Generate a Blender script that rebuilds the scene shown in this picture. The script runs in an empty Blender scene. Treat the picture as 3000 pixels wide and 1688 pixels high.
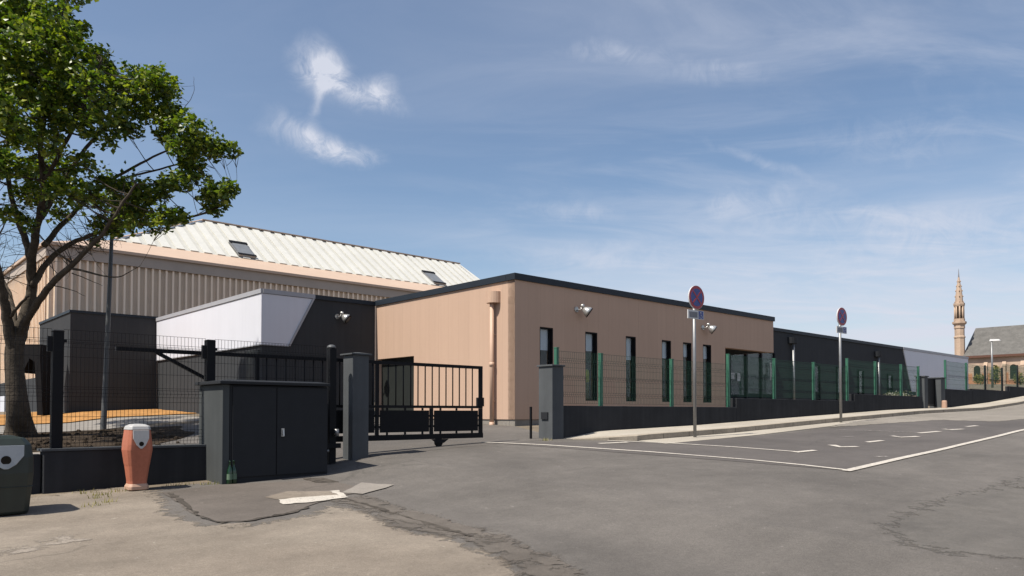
import bpy, bmesh, math, random
from mathutils import Vector, Matrix, noise as mnoise
random.seed(11)
R = math.radians
scene = bpy.context.scene
col = scene.collection
EYE = 1.6                                  # camera height; heights below are metres above or below eye level
A = R(47.5)                                # the street runs along azimuth 47.5 deg
Ux, Uy = math.sin(A), math.cos(A)
ROT = math.pi/2 - A
PITCH = R(1.5); F = 2200.0; HOR = 1208.0; YP = HOR - F*math.tan(PITCH)

def W(u, v, h=0.0):                        # site coordinates -> world
    return Vector((Ux*u - Uy*v, Uy*u + Ux*v, EYE + h))
def S(p):                                  # world -> site (u, v, h)
    return (Ux*p.x + Uy*p.y, -Uy*p.x + Ux*p.y, p.z - EYE)

# ---------------------------------------------------------------- terrain
H0 = [(-40,-1.7),(-10,-1.35),(0,-1.1),(2.4,-1.04),(4.2,-.99),(5.8,-.93),(7.2,-.76),(9,-.68),(11.5,-.59),(16.8,-.47),(20.9,-.33),
      (29.6,-.04),(36.8,.10),(42,.36),(48,.75),(60,1.3),(80,2.2),(120,3.2),(200,3.6)]
KK = [(-10,.045),(0,.05),(12,.06),(16,.05),(22,.032),(40,.02),(80,.01)]
def lerp(tab, x):
    if x <= tab[0][0]: return tab[0][1]
    for (a, fa), (b, fb) in zip(tab, tab[1:]):
        if x <= b: return fa + (fb-fa)*(x-a)/(b-a)
    return tab[-1][1]
def g(u, v):
    h = lerp(H0, u)
    if v < 11.3: return h + lerp(KK, u)*(max(v, -8.0) - 11.3)
    return h + .036*(min(v, 34.0) - 11.3)

def ray(px, py):
    a = (px-1500)/F; b = (YP-py)/F
    return Vector((a, math.cos(PITCH) - b*math.sin(PITCH), math.sin(PITCH) + b*math.cos(PITCH)))
def gp(px, py):                            # where a line of sight meets the ground, as (u, v)
    d = ray(px, py); t = 4.0
    for i in range(4000):
        p = d*t; u, v, _ = S(p)
        if p.z <= g(u, v): break
        t += .02
    return (u, v)
def at(px, py, y):                         # point at depth y, in site coordinates
    d = ray(px, py); p = d*(y/d.y); u, v, _ = S(p)
    return Vector((u, v, p.z))

# ---------------------------------------------------------------- materials
def nd(nt, t, **k):
    n = nt.nodes.new(t)
    for a, b in k.items():
        if a == 'inp':
            for i, val in b.items(): n.inputs[i].default_value = val
        else: setattr(n, a, b)
    return n
K = .64                                   # overall reflectance of the painted surfaces
def pmat(name, c, rough=.6, var=.12, scale=2.0, spec=.35, metal=0.0, bump=0.0, bscale=60.0, grime=0.0, seams=0.0, seam_axis='xy', coat=0.0, streak=0.0, joint=0.0, wear=0.0):
    c = tuple(x*K for x in c)
    m = bpy.data.materials.new(name); m.use_nodes = True
    nt = m.node_tree; L = nt.links; b = nt.nodes['Principled BSDF']
    tc = nd(nt, 'ShaderNodeTexCoord')
    n1 = nd(nt, 'ShaderNodeTexNoise', inp={'Scale': scale, 'Detail': 6.0, 'Roughness': .62})
    L.new(tc.outputs['Object'], n1.inputs['Vector'])
    r1 = nd(nt, 'ShaderNodeMapRange', inp={'From Min': .3, 'From Max': .7, 'To Min': 1-var, 'To Max': 1+var})
    L.new(n1.outputs['Fac'], r1.inputs['Value'])
    mul = nd(nt, 'ShaderNodeVectorMath', operation='SCALE'); mul.inputs[0].default_value = c
    L.new(r1.outputs[0], mul.inputs['Scale'])
    out = mul.outputs[0]
    if streak:                             # run-off streaks down the face
        mp = nd(nt, 'ShaderNodeMapping'); mp.inputs['Scale'].default_value = (3, 3, .12)
        L.new(tc.outputs['Object'], mp.inputs['Vector'])
        n3 = nd(nt, 'ShaderNodeTexNoise', inp={'Scale': 2.2, 'Detail': 5.0}); L.new(mp.outputs[0], n3.inputs['Vector'])
        r3 = nd(nt, 'ShaderNodeMapRange', inp={'From Min': .35, 'From Max': .65, 'To Min': 1-streak, 'To Max': 1+streak*.4})
        L.new(n3.outputs['Fac'], r3.inputs['Value'])
        m3 = nd(nt, 'ShaderNodeVectorMath', operation='SCALE'); L.new(out, m3.inputs[0]); L.new(r3.outputs[0], m3.inputs['Scale']); out = m3.outputs[0]
    if grime:
        n2 = nd(nt, 'ShaderNodeTexNoise', inp={'Scale': scale*9, 'Detail': 8.0, 'Roughness': .7})
        L.new(tc.outputs['Object'], n2.inputs['Vector'])
        r2 = nd(nt, 'ShaderNodeMapRange', inp={'From Min': .35, 'From Max': .7, 'To Min': 1+grime*.4, 'To Max': 1-grime})
        L.new(n2.outputs['Fac'], r2.inputs['Value'])
        m2 = nd(nt, 'ShaderNodeVectorMath', operation='SCALE'); L.new(out, m2.inputs[0]); L.new(r2.outputs[0], m2.inputs['Scale']); out = m2.outputs[0]
    if seams:                              # joints between the cladding boards
        sp = nd(nt, 'ShaderNodeSeparateXYZ'); L.new(tc.outputs['Object'], sp.inputs[0])
        ad = nd(nt, 'ShaderNodeMath', operation='ADD'); L.new(sp.outputs[0], ad.inputs[0]); L.new(sp.outputs[1], ad.inputs[1])
        dv = nd(nt, 'ShaderNodeMath', operation='DIVIDE'); dv.inputs[1].default_value = seams; L.new(ad.outputs[0], dv.inputs[0])
        fr = nd(nt, 'ShaderNodeMath', operation='FRACT'); L.new(dv.outputs[0], fr.inputs[0])
        r4 = nd(nt, 'ShaderNodeMapRange', inp={'From Min': .0, 'From Max': .05, 'To Min': 0.0, 'To Max': 1.0}); L.new(fr.outputs[0], r4.inputs['Value'])
        fl = nd(nt, 'ShaderNodeMath', operation='FLOOR'); L.new(dv.outputs[0], fl.inputs[0])
        wn = nd(nt, 'ShaderNodeTexWhiteNoise', noise_dimensions='1D'); L.new(fl.outputs[0], wn.inputs['W'])
        r5 = nd(nt, 'ShaderNodeMapRange', inp={'To Min': .985, 'To Max': 1.015}); L.new(wn.outputs['Value'], r5.inputs['Value'])
        m5 = nd(nt, 'ShaderNodeVectorMath', operation='SCALE'); L.new(out, m5.inputs[0]); L.new(r5.outputs[0], m5.inputs['Scale']); out = m5.outputs[0]
        if joint:
            r6 = nd(nt, 'ShaderNodeMapRange', inp={'To Min': 1-joint, 'To Max': 1.0}); L.new(r4.outputs[0], r6.inputs['Value'])
            m6 = nd(nt, 'ShaderNodeVectorMath', operation='SCALE'); L.new(out, m6.inputs[0]); L.new(r6.outputs[0], m6.inputs['Scale']); out = m6.outputs[0]
        bp = nd(nt, 'ShaderNodeBump', inp={'Strength': .4, 'Distance': .008}); L.new(r4.outputs[0], bp.inputs['Height']); L.new(bp.outputs[0], b.inputs['Normal'])
    elif bump:
        nb = nd(nt, 'ShaderNodeTexNoise', inp={'Scale': bscale, 'Detail': 6.0, 'Roughness': .65}); L.new(tc.outputs['Object'], nb.inputs['Vector'])
        bp = nd(nt, 'ShaderNodeBump', inp={'Strength': .7, 'Distance': bump}); L.new(nb.outputs['Fac'], bp.inputs['Height']); L.new(bp.outputs[0], b.inputs['Normal'])
    L.new(out, b.inputs['Base Color'])
    b.inputs['Roughness'].default_value = rough; b.inputs['Metallic'].default_value = metal
    b.inputs['Specular IOR Level'].default_value = spec; b.inputs['Coat Weight'].default_value = coat
    if wear:                               # paint rubbed off in patches, the road showing through
        nw = nd(nt, 'ShaderNodeTexNoise', inp={'Scale': 14.0, 'Detail': 9.0, 'Roughness': .75}); L.new(tc.outputs['Object'], nw.inputs['Vector'])
        rw = nd(nt, 'ShaderNodeMapRange', inp={'From Min': wear-.05, 'From Max': wear+.05, 'To Min': 1.0, 'To Max': .1}); L.new(nw.outputs['Fac'], rw.inputs['Value'])
        tr = nd(nt, 'ShaderNodeBsdfTransparent'); ms = nd(nt, 'ShaderNodeMixShader'); L.new(rw.outputs[0], ms.inputs[0]); L.new(tr.outputs[0], ms.inputs[1]); L.new(b.outputs[0], ms.inputs[2])
        L.new(ms.outputs[0], nt.nodes['Material Output'].inputs[0])
    return m

def road_mat(name, c, c2, spot, big=.20, fine=.32, tracks=.09, feather=False):
    """worn asphalt: wide blotches, stretched wheel wear, stone speckle, a few pale spots"""
    m = bpy.data.materials.new(name); m.use_nodes = True
    nt = m.node_tree; L = nt.links; b = nt.nodes['Principled BSDF']
    tc = nd(nt, 'ShaderNodeTexCoord'); O = tc.outputs['Object']
    def noise(s, det=6.0, rgh=.6, vec=O, dist=0.0):
        n = nd(nt, 'ShaderNodeTexNoise', inp={'Scale': s, 'Detail': det, 'Roughness': rgh, 'Distortion': dist}); L.new(vec, n.inputs['Vector']); return n.outputs['Fac']
    def rng(v, a, b_, x, y):
        r = nd(nt, 'ShaderNodeMapRange', inp={'From Min': a, 'From Max': b_, 'To Min': x, 'To Max': y}); L.new(v, r.inputs['Value']); return r.outputs[0]
    mp = nd(nt, 'ShaderNodeMapping'); mp.inputs['Scale'].default_value = (.18, 1.1, 1); L.new(O, mp.inputs['Vector'])
    mx = nd(nt, 'ShaderNodeMix', data_type='RGBA'); mx.inputs['A'].default_value = (*c, 1); mx.inputs['B'].default_value = (*c2, 1)
    L.new(rng(noise(.28, 8, .62, dist=.6), .38, .62, 0, 1), mx.inputs['Factor'])
    out = mx.outputs['Result']
    def scl(o, f):
        s = nd(nt, 'ShaderNodeVectorMath', operation='SCALE'); L.new(o, s.inputs[0]); L.new(f, s.inputs['Scale']); return s.outputs[0]
    out = scl(out, rng(noise(1.0, 7, .6, mp.outputs[0]), .32, .68, 1-tracks, 1+tracks))
    out = scl(out, rng(noise(2.6, 9, .72), .3, .7, 1-big*.6, 1+big*.6))
    out = scl(out, rng(noise(95, 3, .8), .3, .7, 1-fine, 1+fine))
    out = scl(out, rng(noise(24, 4, .8), .3, .7, 1-fine*.4, 1+fine*.4))
    m2 = nd(nt, 'ShaderNodeMix', data_type='RGBA'); m2.inputs['B'].default_value = (*spot, 1)
    L.new(out, m2.inputs['A']); L.new(rng(noise(7.5, 4, .75), .665, .72, 0, .75), m2.inputs['Factor'])
    m3 = nd(nt, 'ShaderNodeMix', data_type='RGBA'); m3.inputs['B'].default_value = (.035, .033, .03, 1)
    L.new(m2.outputs['Result'], m3.inputs['A'])
    vo = nd(nt, 'ShaderNodeTexVoronoi', feature='DISTANCE_TO_EDGE', inp={'Scale': .33})
    dn = nd(nt, 'ShaderNodeTexNoise', inp={'Scale': 1.6, 'Detail': 8.0}); L.new(O, dn.inputs['Vector'])
    dm = nd(nt, 'ShaderNodeMix', data_type='VECTOR', inp={'Factor': .35}); L.new(O, dm.inputs[4]); L.new(dn.outputs['Color'], dm.inputs[5]); L.new(dm.outputs[1], vo.inputs['Vector'])
    ck = rng(vo.outputs['Distance'], .0, .005, .32, 0)
    gate = nd(nt, 'ShaderNodeMath', operation='MULTIPLY'); L.new(ck, gate.inputs[0]); L.new(rng(noise(.21, 2, .5), .5, .56, 0, 1), gate.inputs[1])
    L.new(gate.outputs[0], m3.inputs['Factor'])
    L.new(m3.outputs['Result'], b.inputs['Base Color'])
    bp = nd(nt, 'ShaderNodeBump', inp={'Strength': .55, 'Distance': .012}); L.new(noise(110, 5, .75), bp.inputs['Height']); L.new(bp.outputs[0], b.inputs['Normal'])
    b.inputs['Roughness'].default_value = .88; b.inputs['Specular IOR Level'].default_value = .25
    if feather:                            # a worn layer that frays out towards its edge
        at_ = nd(nt, 'ShaderNodeAttribute', attribute_name='feather')
        ad = nd(nt, 'ShaderNodeMath', operation='ADD'); L.new(at_.outputs['Fac'], ad.inputs[0]); L.new(rng(noise(4.5, 10, .72, dist=.4), .3, .7, -.42, .42), ad.inputs[1])
        tr = nd(nt, 'ShaderNodeBsdfTransparent'); mx_ = nd(nt, 'ShaderNodeMixShader')
        L.new(rng(ad.outputs[0], .36, .58, 0, 1), mx_.inputs[0]); L.new(tr.outputs[0], mx_.inputs[1]); L.new(b.outputs[0], mx_.inputs[2])
        L.new(mx_.outputs[0], nt.nodes['Material Output'].inputs[0])
    return m

M = {}
M['asphalt'] = road_mat('worn_asphalt', (.098,.088,.079), (.127,.114,.102), (.24,.22,.20))
M['bay'] = road_mat('newer_asphalt', (.080,.071,.066), (.104,.092,.085), (.17,.152,.135), big=.14, fine=.18, tracks=.07)
M['apron'] = road_mat('pale_old_asphalt', (.175,.145,.115), (.225,.190,.152), (.32,.285,.24), big=.24, fine=.32, tracks=.14, feather=True)
M['patch'] = road_mat('dark_repair_asphalt', (.100,.085,.073), (.128,.109,.094), (.20,.178,.15), big=.2, fine=.25)
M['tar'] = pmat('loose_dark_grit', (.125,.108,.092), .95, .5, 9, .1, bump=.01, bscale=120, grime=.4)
M['ground'] = pmat('dry_ground', (.27,.22,.165), .95, .25, .6, .1, bump=.02, bscale=18, grime=.25)
M['pave'] = road_mat('pavement_concrete', (.32,.285,.235), (.385,.345,.288), (.42,.38,.33), big=.14, fine=.14, tracks=.05)
M['kerb'] = pmat('kerb_concrete', (.50,.43,.34), .9, .18, 3, .2, grime=.2, seams=1.0, joint=.55)
M['sand'] = pmat('orange_sand', (.58,.30,.11), .98, .25, 1.8, .05, bump=.05, bscale=9, grime=.3)
M['soil'] = pmat('bare_soil', (.075,.056,.040), .98, .45, 2.2, .05, bump=.06, bscale=10, grime=.5)
M['concrete'] = pmat('plain_concrete', (.34,.31,.275), .92, .15, 2.5, .2, bump=.004, bscale=70, grime=.15)
M['paint'] = pmat('road_paint', (.76,.69,.60), .75, .12, 6, .3, grime=.35, wear=.61)
M['paint_worn'] = pmat('worn_road_paint', (.45,.41,.37), .8, .2, 5, .3, grime=.5, wear=.50)
M['beige'] = pmat('beige_cladding', (.72,.50,.372), .7, .02, .5, .10, seams=.5, streak=.025, joint=.10)
M['beige_metal'] = pmat('beige_painted_metal', (.74,.50,.36), .5, .05, 3, .4)
M['navy'] = pmat('dark_roof_trim', (.026,.034,.046), .5, .08, 3, .25)
M['dark'] = pmat('dark_grey_cladding', (.070,.073,.078), .75, .06, .8, .08, seams=.5, streak=.05)
M['dark_wall'] = pmat('dark_grey_render', (.052,.054,.059), .9, .14, 1.4, .04, bump=.003, bscale=90, streak=.12)
M['dark_metal'] = pmat('dark_grey_paint', (.036,.038,.042), .6, .07, 4, .1)
M['cab_lit'] = pmat('sunlit_cabinet_paint', (.10,.107,.108), .8, .07, 2.5, .04, streak=.08)  # paler tone paints sunlight onto the cabinet's side
M['black_metal'] = pmat('black_paint', (.015,.015,.017), .6, .1, 6, .12)
M['pillar'] = pmat('grey_pillar_render', (.125,.132,.138), .85, .09, 2, .06, bump=.003, bscale=90, streak=.1)
M['white'] = pmat('white_cladding', (.92,.925,1.0), .5, .02, .8, .4, streak=.02)
M['pale_trim'] = pmat('pale_grey_trim', (.50,.50,.53), .45, .05, 3, .4)
M['hangar_wall'] = pmat('ribbed_tan_sheet', (1.04,.83,.63), .6, .05, .7, .2, streak=.05)
M['rib_light'] = pmat('cream_rib_light', (1.40,1.12,.86), .5, .04, .7, .3)  # cream tone stands in for sunlight on the rib flanks
M['peach'] = pmat('peach_sheet', (.78,.57,.42), .5, .05, .8, .4, streak=.03)
M['grey_sheet'] = pmat('weathered_roof_sheet', (.72,.705,.64), .6, .06, .5, .3, streak=.06)
M['white_sheet'] = pmat('white_roof_sheet', (.86,.84,.77), .55, .05, .5, .4, streak=.05)
M['green'] = pmat('green_paint', (.055,.185,.12), .5, .1, 4, .3)
M['green_wire'] = pmat('dark_green_wire', (.034,.10,.070), .6, .1, 4, .2)
M['galv'] = pmat('galvanised_steel', (.36,.36,.36), .45, .12, 5, .5, metal=.55)
M['lamp_steel'] = pmat('brushed_lamp_housing', (.70,.69,.66), .28, .06, 6, .6, metal=.6)
M['pole'] = pmat('grey_pole_paint', (.115,.118,.12), .5, .12, 3, .4)
M['red_sign'] = pmat('red_sign_face', (.50,.03,.045), .35, .05, 6, .5)
M['blue_sign'] = pmat('blue_sign_face', (.04,.075,.33), .35, .05, 6, .5)
M['white_sign'] = pmat('white_sign_face', (.78,.77,.76), .4, .04, 6, .5)
M['grey_sign'] = pmat('grey_sign_print', (.25,.25,.27), .5, .1, 6, .4)
M['brick'] = None
M['taupe'] = pmat('taupe_flashing', (.62,.52,.44), .6, .06, 1, .2)
M['slate'] = pmat('grey_slate', (.185,.175,.16), .7, .2, 1.5, .3, grime=.3, streak=.1)
M['stone'] = pmat('pale_stone', (.68,.50,.37), .85, .1, 1.2, .2, grime=.15)
M['brown'] = pmat('brown_gutter', (.16,.075,.05), .6, .1, 3, .3)
M['lead'] = pmat('grey_spire_cap', (.30,.29,.31), .6, .1, 2, .3)
M['void'] = pmat('dark_opening', (.03,.025,.02), .9, .1, 3, .1)
M['door_dark'] = pmat('dark_green_door', (.03,.034,.032), .5, .1, 2, .35)
M['blind'] = pmat('grey_blind', (.95,1.0,1.1), .6, .04, 3, .3)
M['skylight'] = pmat('grey_skylight_glass', (.26,.27,.28), .3, .15, 3, .5)
M['inner'] = pmat('interior_plaster', (.20,.19,.18), .8, .08, 1, .2)
M['orange'] = pmat('faded_orange_plastic', (.62,.215,.13), .55, .1, 3, .2, grime=.12, streak=.1)
M['orange_pale'] = pmat('sun_bleached_terracotta', (.66,.42,.30), .6, .1, 3, .3)
M['shield'] = pmat('grey_white_plastic', (.62,.60,.58), .45, .05, 4, .4, grime=.1)
M['bin_green'] = pmat('dark_green_plastic', (.026,.036,.029), .42, .15, 3, .45, streak=.1)
M['bin_funnel'] = pmat('brushed_steel_funnel', (.44,.46,.48), .4, .1, 5, .5, metal=.35)
M['bottle'] = pmat('green_bottle_glass', (.012,.05,.02), .15, .1, 5, .6)
M['bottle_label'] = pmat('faded_paper_label', (.16,.24,.16), .7, .1, 5, .3)
M['olive'] = pmat('olive_cloth', (.22,.21,.08), .9, .15, 5, .1)
M['hivis'] = pmat('yellow_safety_cloth', (.72,.78,.16), .8, .08, 5, .2)
M['rubber'] = pmat('rubber', (.02,.02,.02), .8, .1, 5, .2)
M['lamp_glass'] = pmat('milky_lamp_globe', (.55,.56,.52), .25, .05, 5, .5)

def brick_mat():
    m = bpy.data.materials.new('orange_brickwork'); m.use_nodes = True
    nt = m.node_tree; L = nt.links; b = nt.nodes['Principled BSDF']
    tc = nd(nt, 'ShaderNodeTexCoord'); mp = nd(nt, 'ShaderNodeMapping'); mp.inputs['Rotation'].default_value = (R(90), 0, 0)
    L.new(tc.outputs['Object'], mp.inputs['Vector'])
    br = nd(nt, 'ShaderNodeTexBrick', inp={'Scale': 4.0, 'Mortar Size': .012, 'Color1': (.40,.235,.165,1), 'Color2': (.45,.30,.22,1), 'Mortar': (.40,.33,.26,1)})
    L.new(mp.outputs[0], br.inputs['Vector'])
    n = nd(nt, 'ShaderNodeTexNoise', inp={'Scale': .5, 'Detail': 6.0}); L.new(tc.outputs['Object'], n.inputs['Vector'])
    r = nd(nt, 'ShaderNodeMapRange', inp={'From Min': .35, 'From Max': .65, 'To Min': .82, 'To Max': 1.15}); L.new(n.outputs['Fac'], r.inputs['Value'])
    s = nd(nt, 'ShaderNodeVectorMath', operation='SCALE'); L.new(br.outputs['Color'], s.inputs[0]); L.new(r.outputs[0], s.inputs['Scale'])
    sx = nd(nt, 'ShaderNodeSeparateXYZ'); L.new(tc.outputs['Object'], sx.inputs[0])
    zr = nd(nt, 'ShaderNodeMapRange', inp={'From Min': 1.3, 'From Max': 1.5, 'To Min': 1.0, 'To Max': 0.0}); L.new(sx.outputs[2], zr.inputs['Value'])
    mu = nd(nt, 'ShaderNodeMix', data_type='RGBA', blend_type='MULTIPLY'); mu.inputs['B'].default_value = (1.0, .62, .42, 1)   # lower courses in redder brick
    L.new(zr.outputs[0], mu.inputs['Factor']); L.new(s.outputs[0], mu.inputs['A'])
    L.new(mu.outputs['Result'], b.inputs['Base Color']); b.inputs['Roughness'].default_value = .85
    return m
M['brick'] = brick_mat()

def glass_mat():
    m = bpy.data.materials.new('window_glass'); m.use_nodes = True
    nt = m.node_tree; L = nt.links; nt.nodes.remove(nt.nodes['Principled BSDF'])
    o = nt.nodes['Material Output']
    t = nd(nt, 'ShaderNodeBsdfTransparent', inp={'Color': (.88,.90,.90,1)})
    gl = nd(nt, 'ShaderNodeBsdfGlossy', inp={'Roughness': .03, 'Color': (.9,.93,.95,1)})
    lw = nd(nt, 'ShaderNodeLayerWeight', inp={'Blend': .5}); pw = nd(nt, 'ShaderNodeMath', operation='POWER'); pw.inputs[1].default_value = 4.0
    fr = nd(nt, 'ShaderNodeMapRange', inp={'To Min': .03, 'To Max': .40}); mx = nd(nt, 'ShaderNodeMixShader')
    L.new(lw.outputs['Facing'], pw.inputs[0]); L.new(pw.outputs[0], fr.inputs['Value']); L.new(fr.outputs[0], mx.inputs[0]); L.new(t.outputs[0], mx.inputs[1]); L.new(gl.outputs[0], mx.inputs[2]); L.new(mx.outputs[0], o.inputs[0])
    return m
M['glass'] = glass_mat()

def leaf_mat(name, ramp):
    m = bpy.data.materials.new(name); m.use_nodes = True
    nt = m.node_tree; L = nt.links; b = nt.nodes['Principled BSDF']; o = nt.nodes['Material Output']
    ge = nd(nt, 'ShaderNodeNewGeometry'); cr = nd(nt, 'ShaderNodeValToRGB')
    e = cr.color_ramp.elements
    e[0].position, e[0].color = ramp[0][0], (*ramp[0][1], 1); e[1].position, e[1].color = ramp[-1][0], (*ramp[-1][1], 1)
    for p, c in ramp[1:-1]:
        x = e.new(p); x.color = (*c, 1)
    L.new(ge.outputs['Random Per Island'], cr.inputs['Fac']); L.new(cr.outputs['Color'], b.inputs['Base Color'])
    b.inputs['Roughness'].default_value = .42; b.inputs['Specular IOR Level'].default_value = .45
    tr = nd(nt, 'ShaderNodeBsdfTranslucent'); br = nd(nt, 'ShaderNodeVectorMath', operation='MULTIPLY'); br.inputs[1].default_value = (1.5, 1.7, .55)
    L.new(cr.outputs['Color'], br.inputs[0]); L.new(br.outputs[0], tr.inputs['Color'])
    mx = nd(nt, 'ShaderNodeMixShader', inp={0: .34}); L.new(b.outputs[0], mx.inputs[1]); L.new(tr.outputs[0], mx.inputs[2]); L.new(mx.outputs[0], o.inputs[0])
    return m
M['leaf'] = leaf_mat('tree_leaves', [(0, (.022,.046,.010)), (.3, (.062,.105,.016)), (.7, (.135,.175,.020)), (1, (.27,.285,.04))])
M['shrub'] = leaf_mat('shrub_leaves', [(0, (.05,.06,.015)), (.5, (.16,.15,.03)), (1, (.30,.25,.05))])
M['weed'] = leaf_mat('dry_weeds', [(0, (.10,.11,.03)), (.5, (.22,.19,.07)), (1, (.36,.30,.14))])
M['bark'] = pmat('grey_brown_bark', (.105,.085,.065), .92, .35, 6, .15, bump=.03, bscale=14, grime=.35)

# ---------------------------------------------------------------- object helpers
def tag(o, label=None, cat=None, group=None, kind=None):
    if label: o['label'] = label
    if cat: o['category'] = cat
    if group: o['group'] = group
    if kind: o['kind'] = kind
    return o
def thing(name, label, cat, base, group=None):
    o = bpy.data.objects.new(name, None); col.objects.link(o)
    o.empty_display_size = .2; o.location = W(*base); o.rotation_euler = (0, 0, ROT); o['base'] = base
    return tag(o, label, cat, group)

class MB:
    """collects shapes in site coordinates (u, v, h) and links them as one mesh object"""
    def __init__(s): s.v = []; s.f = []; s.sm = []
    def quad(s, *p, smooth=False):
        n = len(s.v); s.v += [tuple(q) for q in p]; s.f.append(tuple(range(n, n+len(p)))); s.sm.append(smooth); return s
    def box(s, u0, u1, v0, v1, h0, h1):
        return s.prism([(u0,v0),(u1,v0),(u1,v1),(u0,v1)], h0, h1)
    def prism(s, poly, h0, h1, top=None):
        n = len(s.v); k = len(poly); q = top or poly
        z0 = h0 if isinstance(h0, (list, tuple)) else [h0]*k; z1 = h1 if isinstance(h1, (list, tuple)) else [h1]*k
        s.v += [(p[0], p[1], z) for p, z in zip(poly, z0)] + [(p[0], p[1], z) for p, z in zip(q, z1)]
        s.f.append(tuple(range(n+k-1, n-1, -1))); s.f.append(tuple(range(n+k, n+2*k))); s.sm += [False, False]
        for i in range(k):
            j = (i+1) % k; s.f.append((n+i, n+j, n+k+j, n+k+i)); s.sm.append(False)
        return s
    def extrude(s, pts, d):               # any planar polygon, pushed along d
        d = Vector(d); n = len(s.v); k = len(pts)
        s.v += [tuple(p) for p in pts] + [tuple(Vector(p)+d) for p in pts]
        s.f.append(tuple(range(n+k-1, n-1, -1))); s.f.append(tuple(range(n+k, n+2*k))); s.sm += [False, False]
        for i in range(k):
            j = (i+1) % k; s.f.append((n+i, n+j, n+k+j, n+k+i)); s.sm.append(False)
        return s
    def tube(s, pts, rad, seg=8, cap=True, smooth=True):
        pts = [Vector(p) for p in pts]; rad = rad if isinstance(rad, (list, tuple)) else [rad]*len(pts)
        n0 = len(s.v); ref = None
        for i, p in enumerate(pts):
            d = (pts[min(i+1, len(pts)-1)] - pts[max(i-1, 0)]).normalized()
            if ref is None: ref = Vector((1,0,0)) if abs(d.x) < .8 else Vector((0,1,0))
            a = (ref - d*ref.dot(d)).normalized(); ref = a; b = d.cross(a)
            for k in range(seg):
                t = 2*math.pi*k/seg; s.v.append(tuple(p + (a*math.cos(t) + b*math.sin(t))*rad[i]))
        for i in range(len(pts)-1):
            for k in range(seg):
                j = (k+1) % seg; o = n0+i*seg
                s.f.append((o+k, o+j, o+seg+j, o+seg+k)); s.sm.append(smooth)
        if cap:
            s.f.append(tuple(n0+k for k in range(seg-1, -1, -1))); s.f.append(tuple(n0+(len(pts)-1)*seg+k for k in range(seg))); s.sm += [False, False]
        return s
    def bar(s, a, b, w, h=None):          # square bar between two points
        a = Vector(a); b = Vector(b); d = (b-a).normalized(); h = h or w
        ref = Vector((0,0,1)) if abs(d.z) < .9 else Vector((0,1,0))
        x = d.cross(ref).normalized()*w/2; y = x.normalized().cross(d).normalized()*h/2
        return s.extrude([a-x-y, a+x-y, a+x+y, a-x+y], b-a)
    def rings(s, rings, cap=True, smooth=False):
        n0 = len(s.v); k = len(rings[0])
        for r in rings: s.v += [tuple(p) for p in r]
        for i in range(len(rings)-1):
            for a in range(k):
                b = (a+1) % k; o = n0+i*k; s.f.append((o+a, o+b, o+k+b, o+k+a)); s.sm.append(smooth)
        if cap:
            s.f.append(tuple(n0+a for a in range(k-1, -1, -1))); s.f.append(tuple(n0+(len(rings)-1)*k+a for a in range(k))); s.sm += [False, False]
        return s
    def wall(s, axis, plane, back, a0, a1, h0, h1, holes=()):
        """wall face on u- or v-plane with rectangular openings and their reveals"""
        P = (lambda a, p, h: (p, a, h)) if axis == 'u' else (lambda a, p, h: (a, p, h))
        xs = sorted({a0, a1, *[x for q in holes for x in q[:2]]}); zs = sorted({h0, h1, *[x for q in holes for x in q[2:]]})
        for x0, x1 in zip(xs, xs[1:]):
            for z0, z1 in zip(zs, zs[1:]):
                cx, cz = (x0+x1)/2, (z0+z1)/2
                if any(q[0] < cx < q[1] and q[2] < cz < q[3] for q in holes): continue
                for pl in (plane, back): s.quad(P(x0,pl,z0), P(x1,pl,z0), P(x1,pl,z1), P(x0,pl,z1))
        for x0, x1, z0, z1 in list(holes) + [(a0, a1, h0, h1)]:
            for p in (((x0,z0),(x1,z0)), ((x1,z0),(x1,z1)), ((x1,z1),(x0,z1)), ((x0,z1),(x0,z0))):
                (a, z), (b, w) = p; s.quad(P(a,plane,z), P(b,plane,w), P(b,back,w), P(a,back,z))
        return s
    def build(s, name, m, root=None, bevel=0.0, base=None, fix=True):
        me = bpy.data.meshes.new(name)
        b = Vector(root_base(root)) if root else Vector(base or (0,0,0))
        me.from_pydata([tuple(Vector(p)-b) for p in s.v], [], s.f)
        for p, q in zip(me.polygons, s.sm): p.use_smooth = q
        if fix:
            bm = bmesh.new(); bm.from_mesh(me); bmesh.ops.recalc_face_normals(bm, faces=bm.faces); bm.to_mesh(me); bm.free()
        me.materials.append(m)
        o = bpy.data.objects.new(name, me); col.objects.link(o)
        if root: o.parent = root
        else: o.location = W(*b); o.rotation_euler = (0, 0, ROT)
        if bevel:
            mo = o.modifiers.new('bevel', 'BEVEL'); mo.width = bevel; mo.segments = 2; mo.limit_method = 'ANGLE'
        return o
def root_base(o):
    while o is not None:
        if 'base' in o.keys(): return tuple(o['base'])
        o = o.parent
    return (0, 0, 0)
def clone(o, parent=None, loc=None):
    c = o.copy(); col.objects.link(c)
    if parent: c.parent = parent
    if loc is not None: c.location = W(*loc); c['base'] = loc
    for ch in list(o.children): clone(ch, c)
    return c

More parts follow.
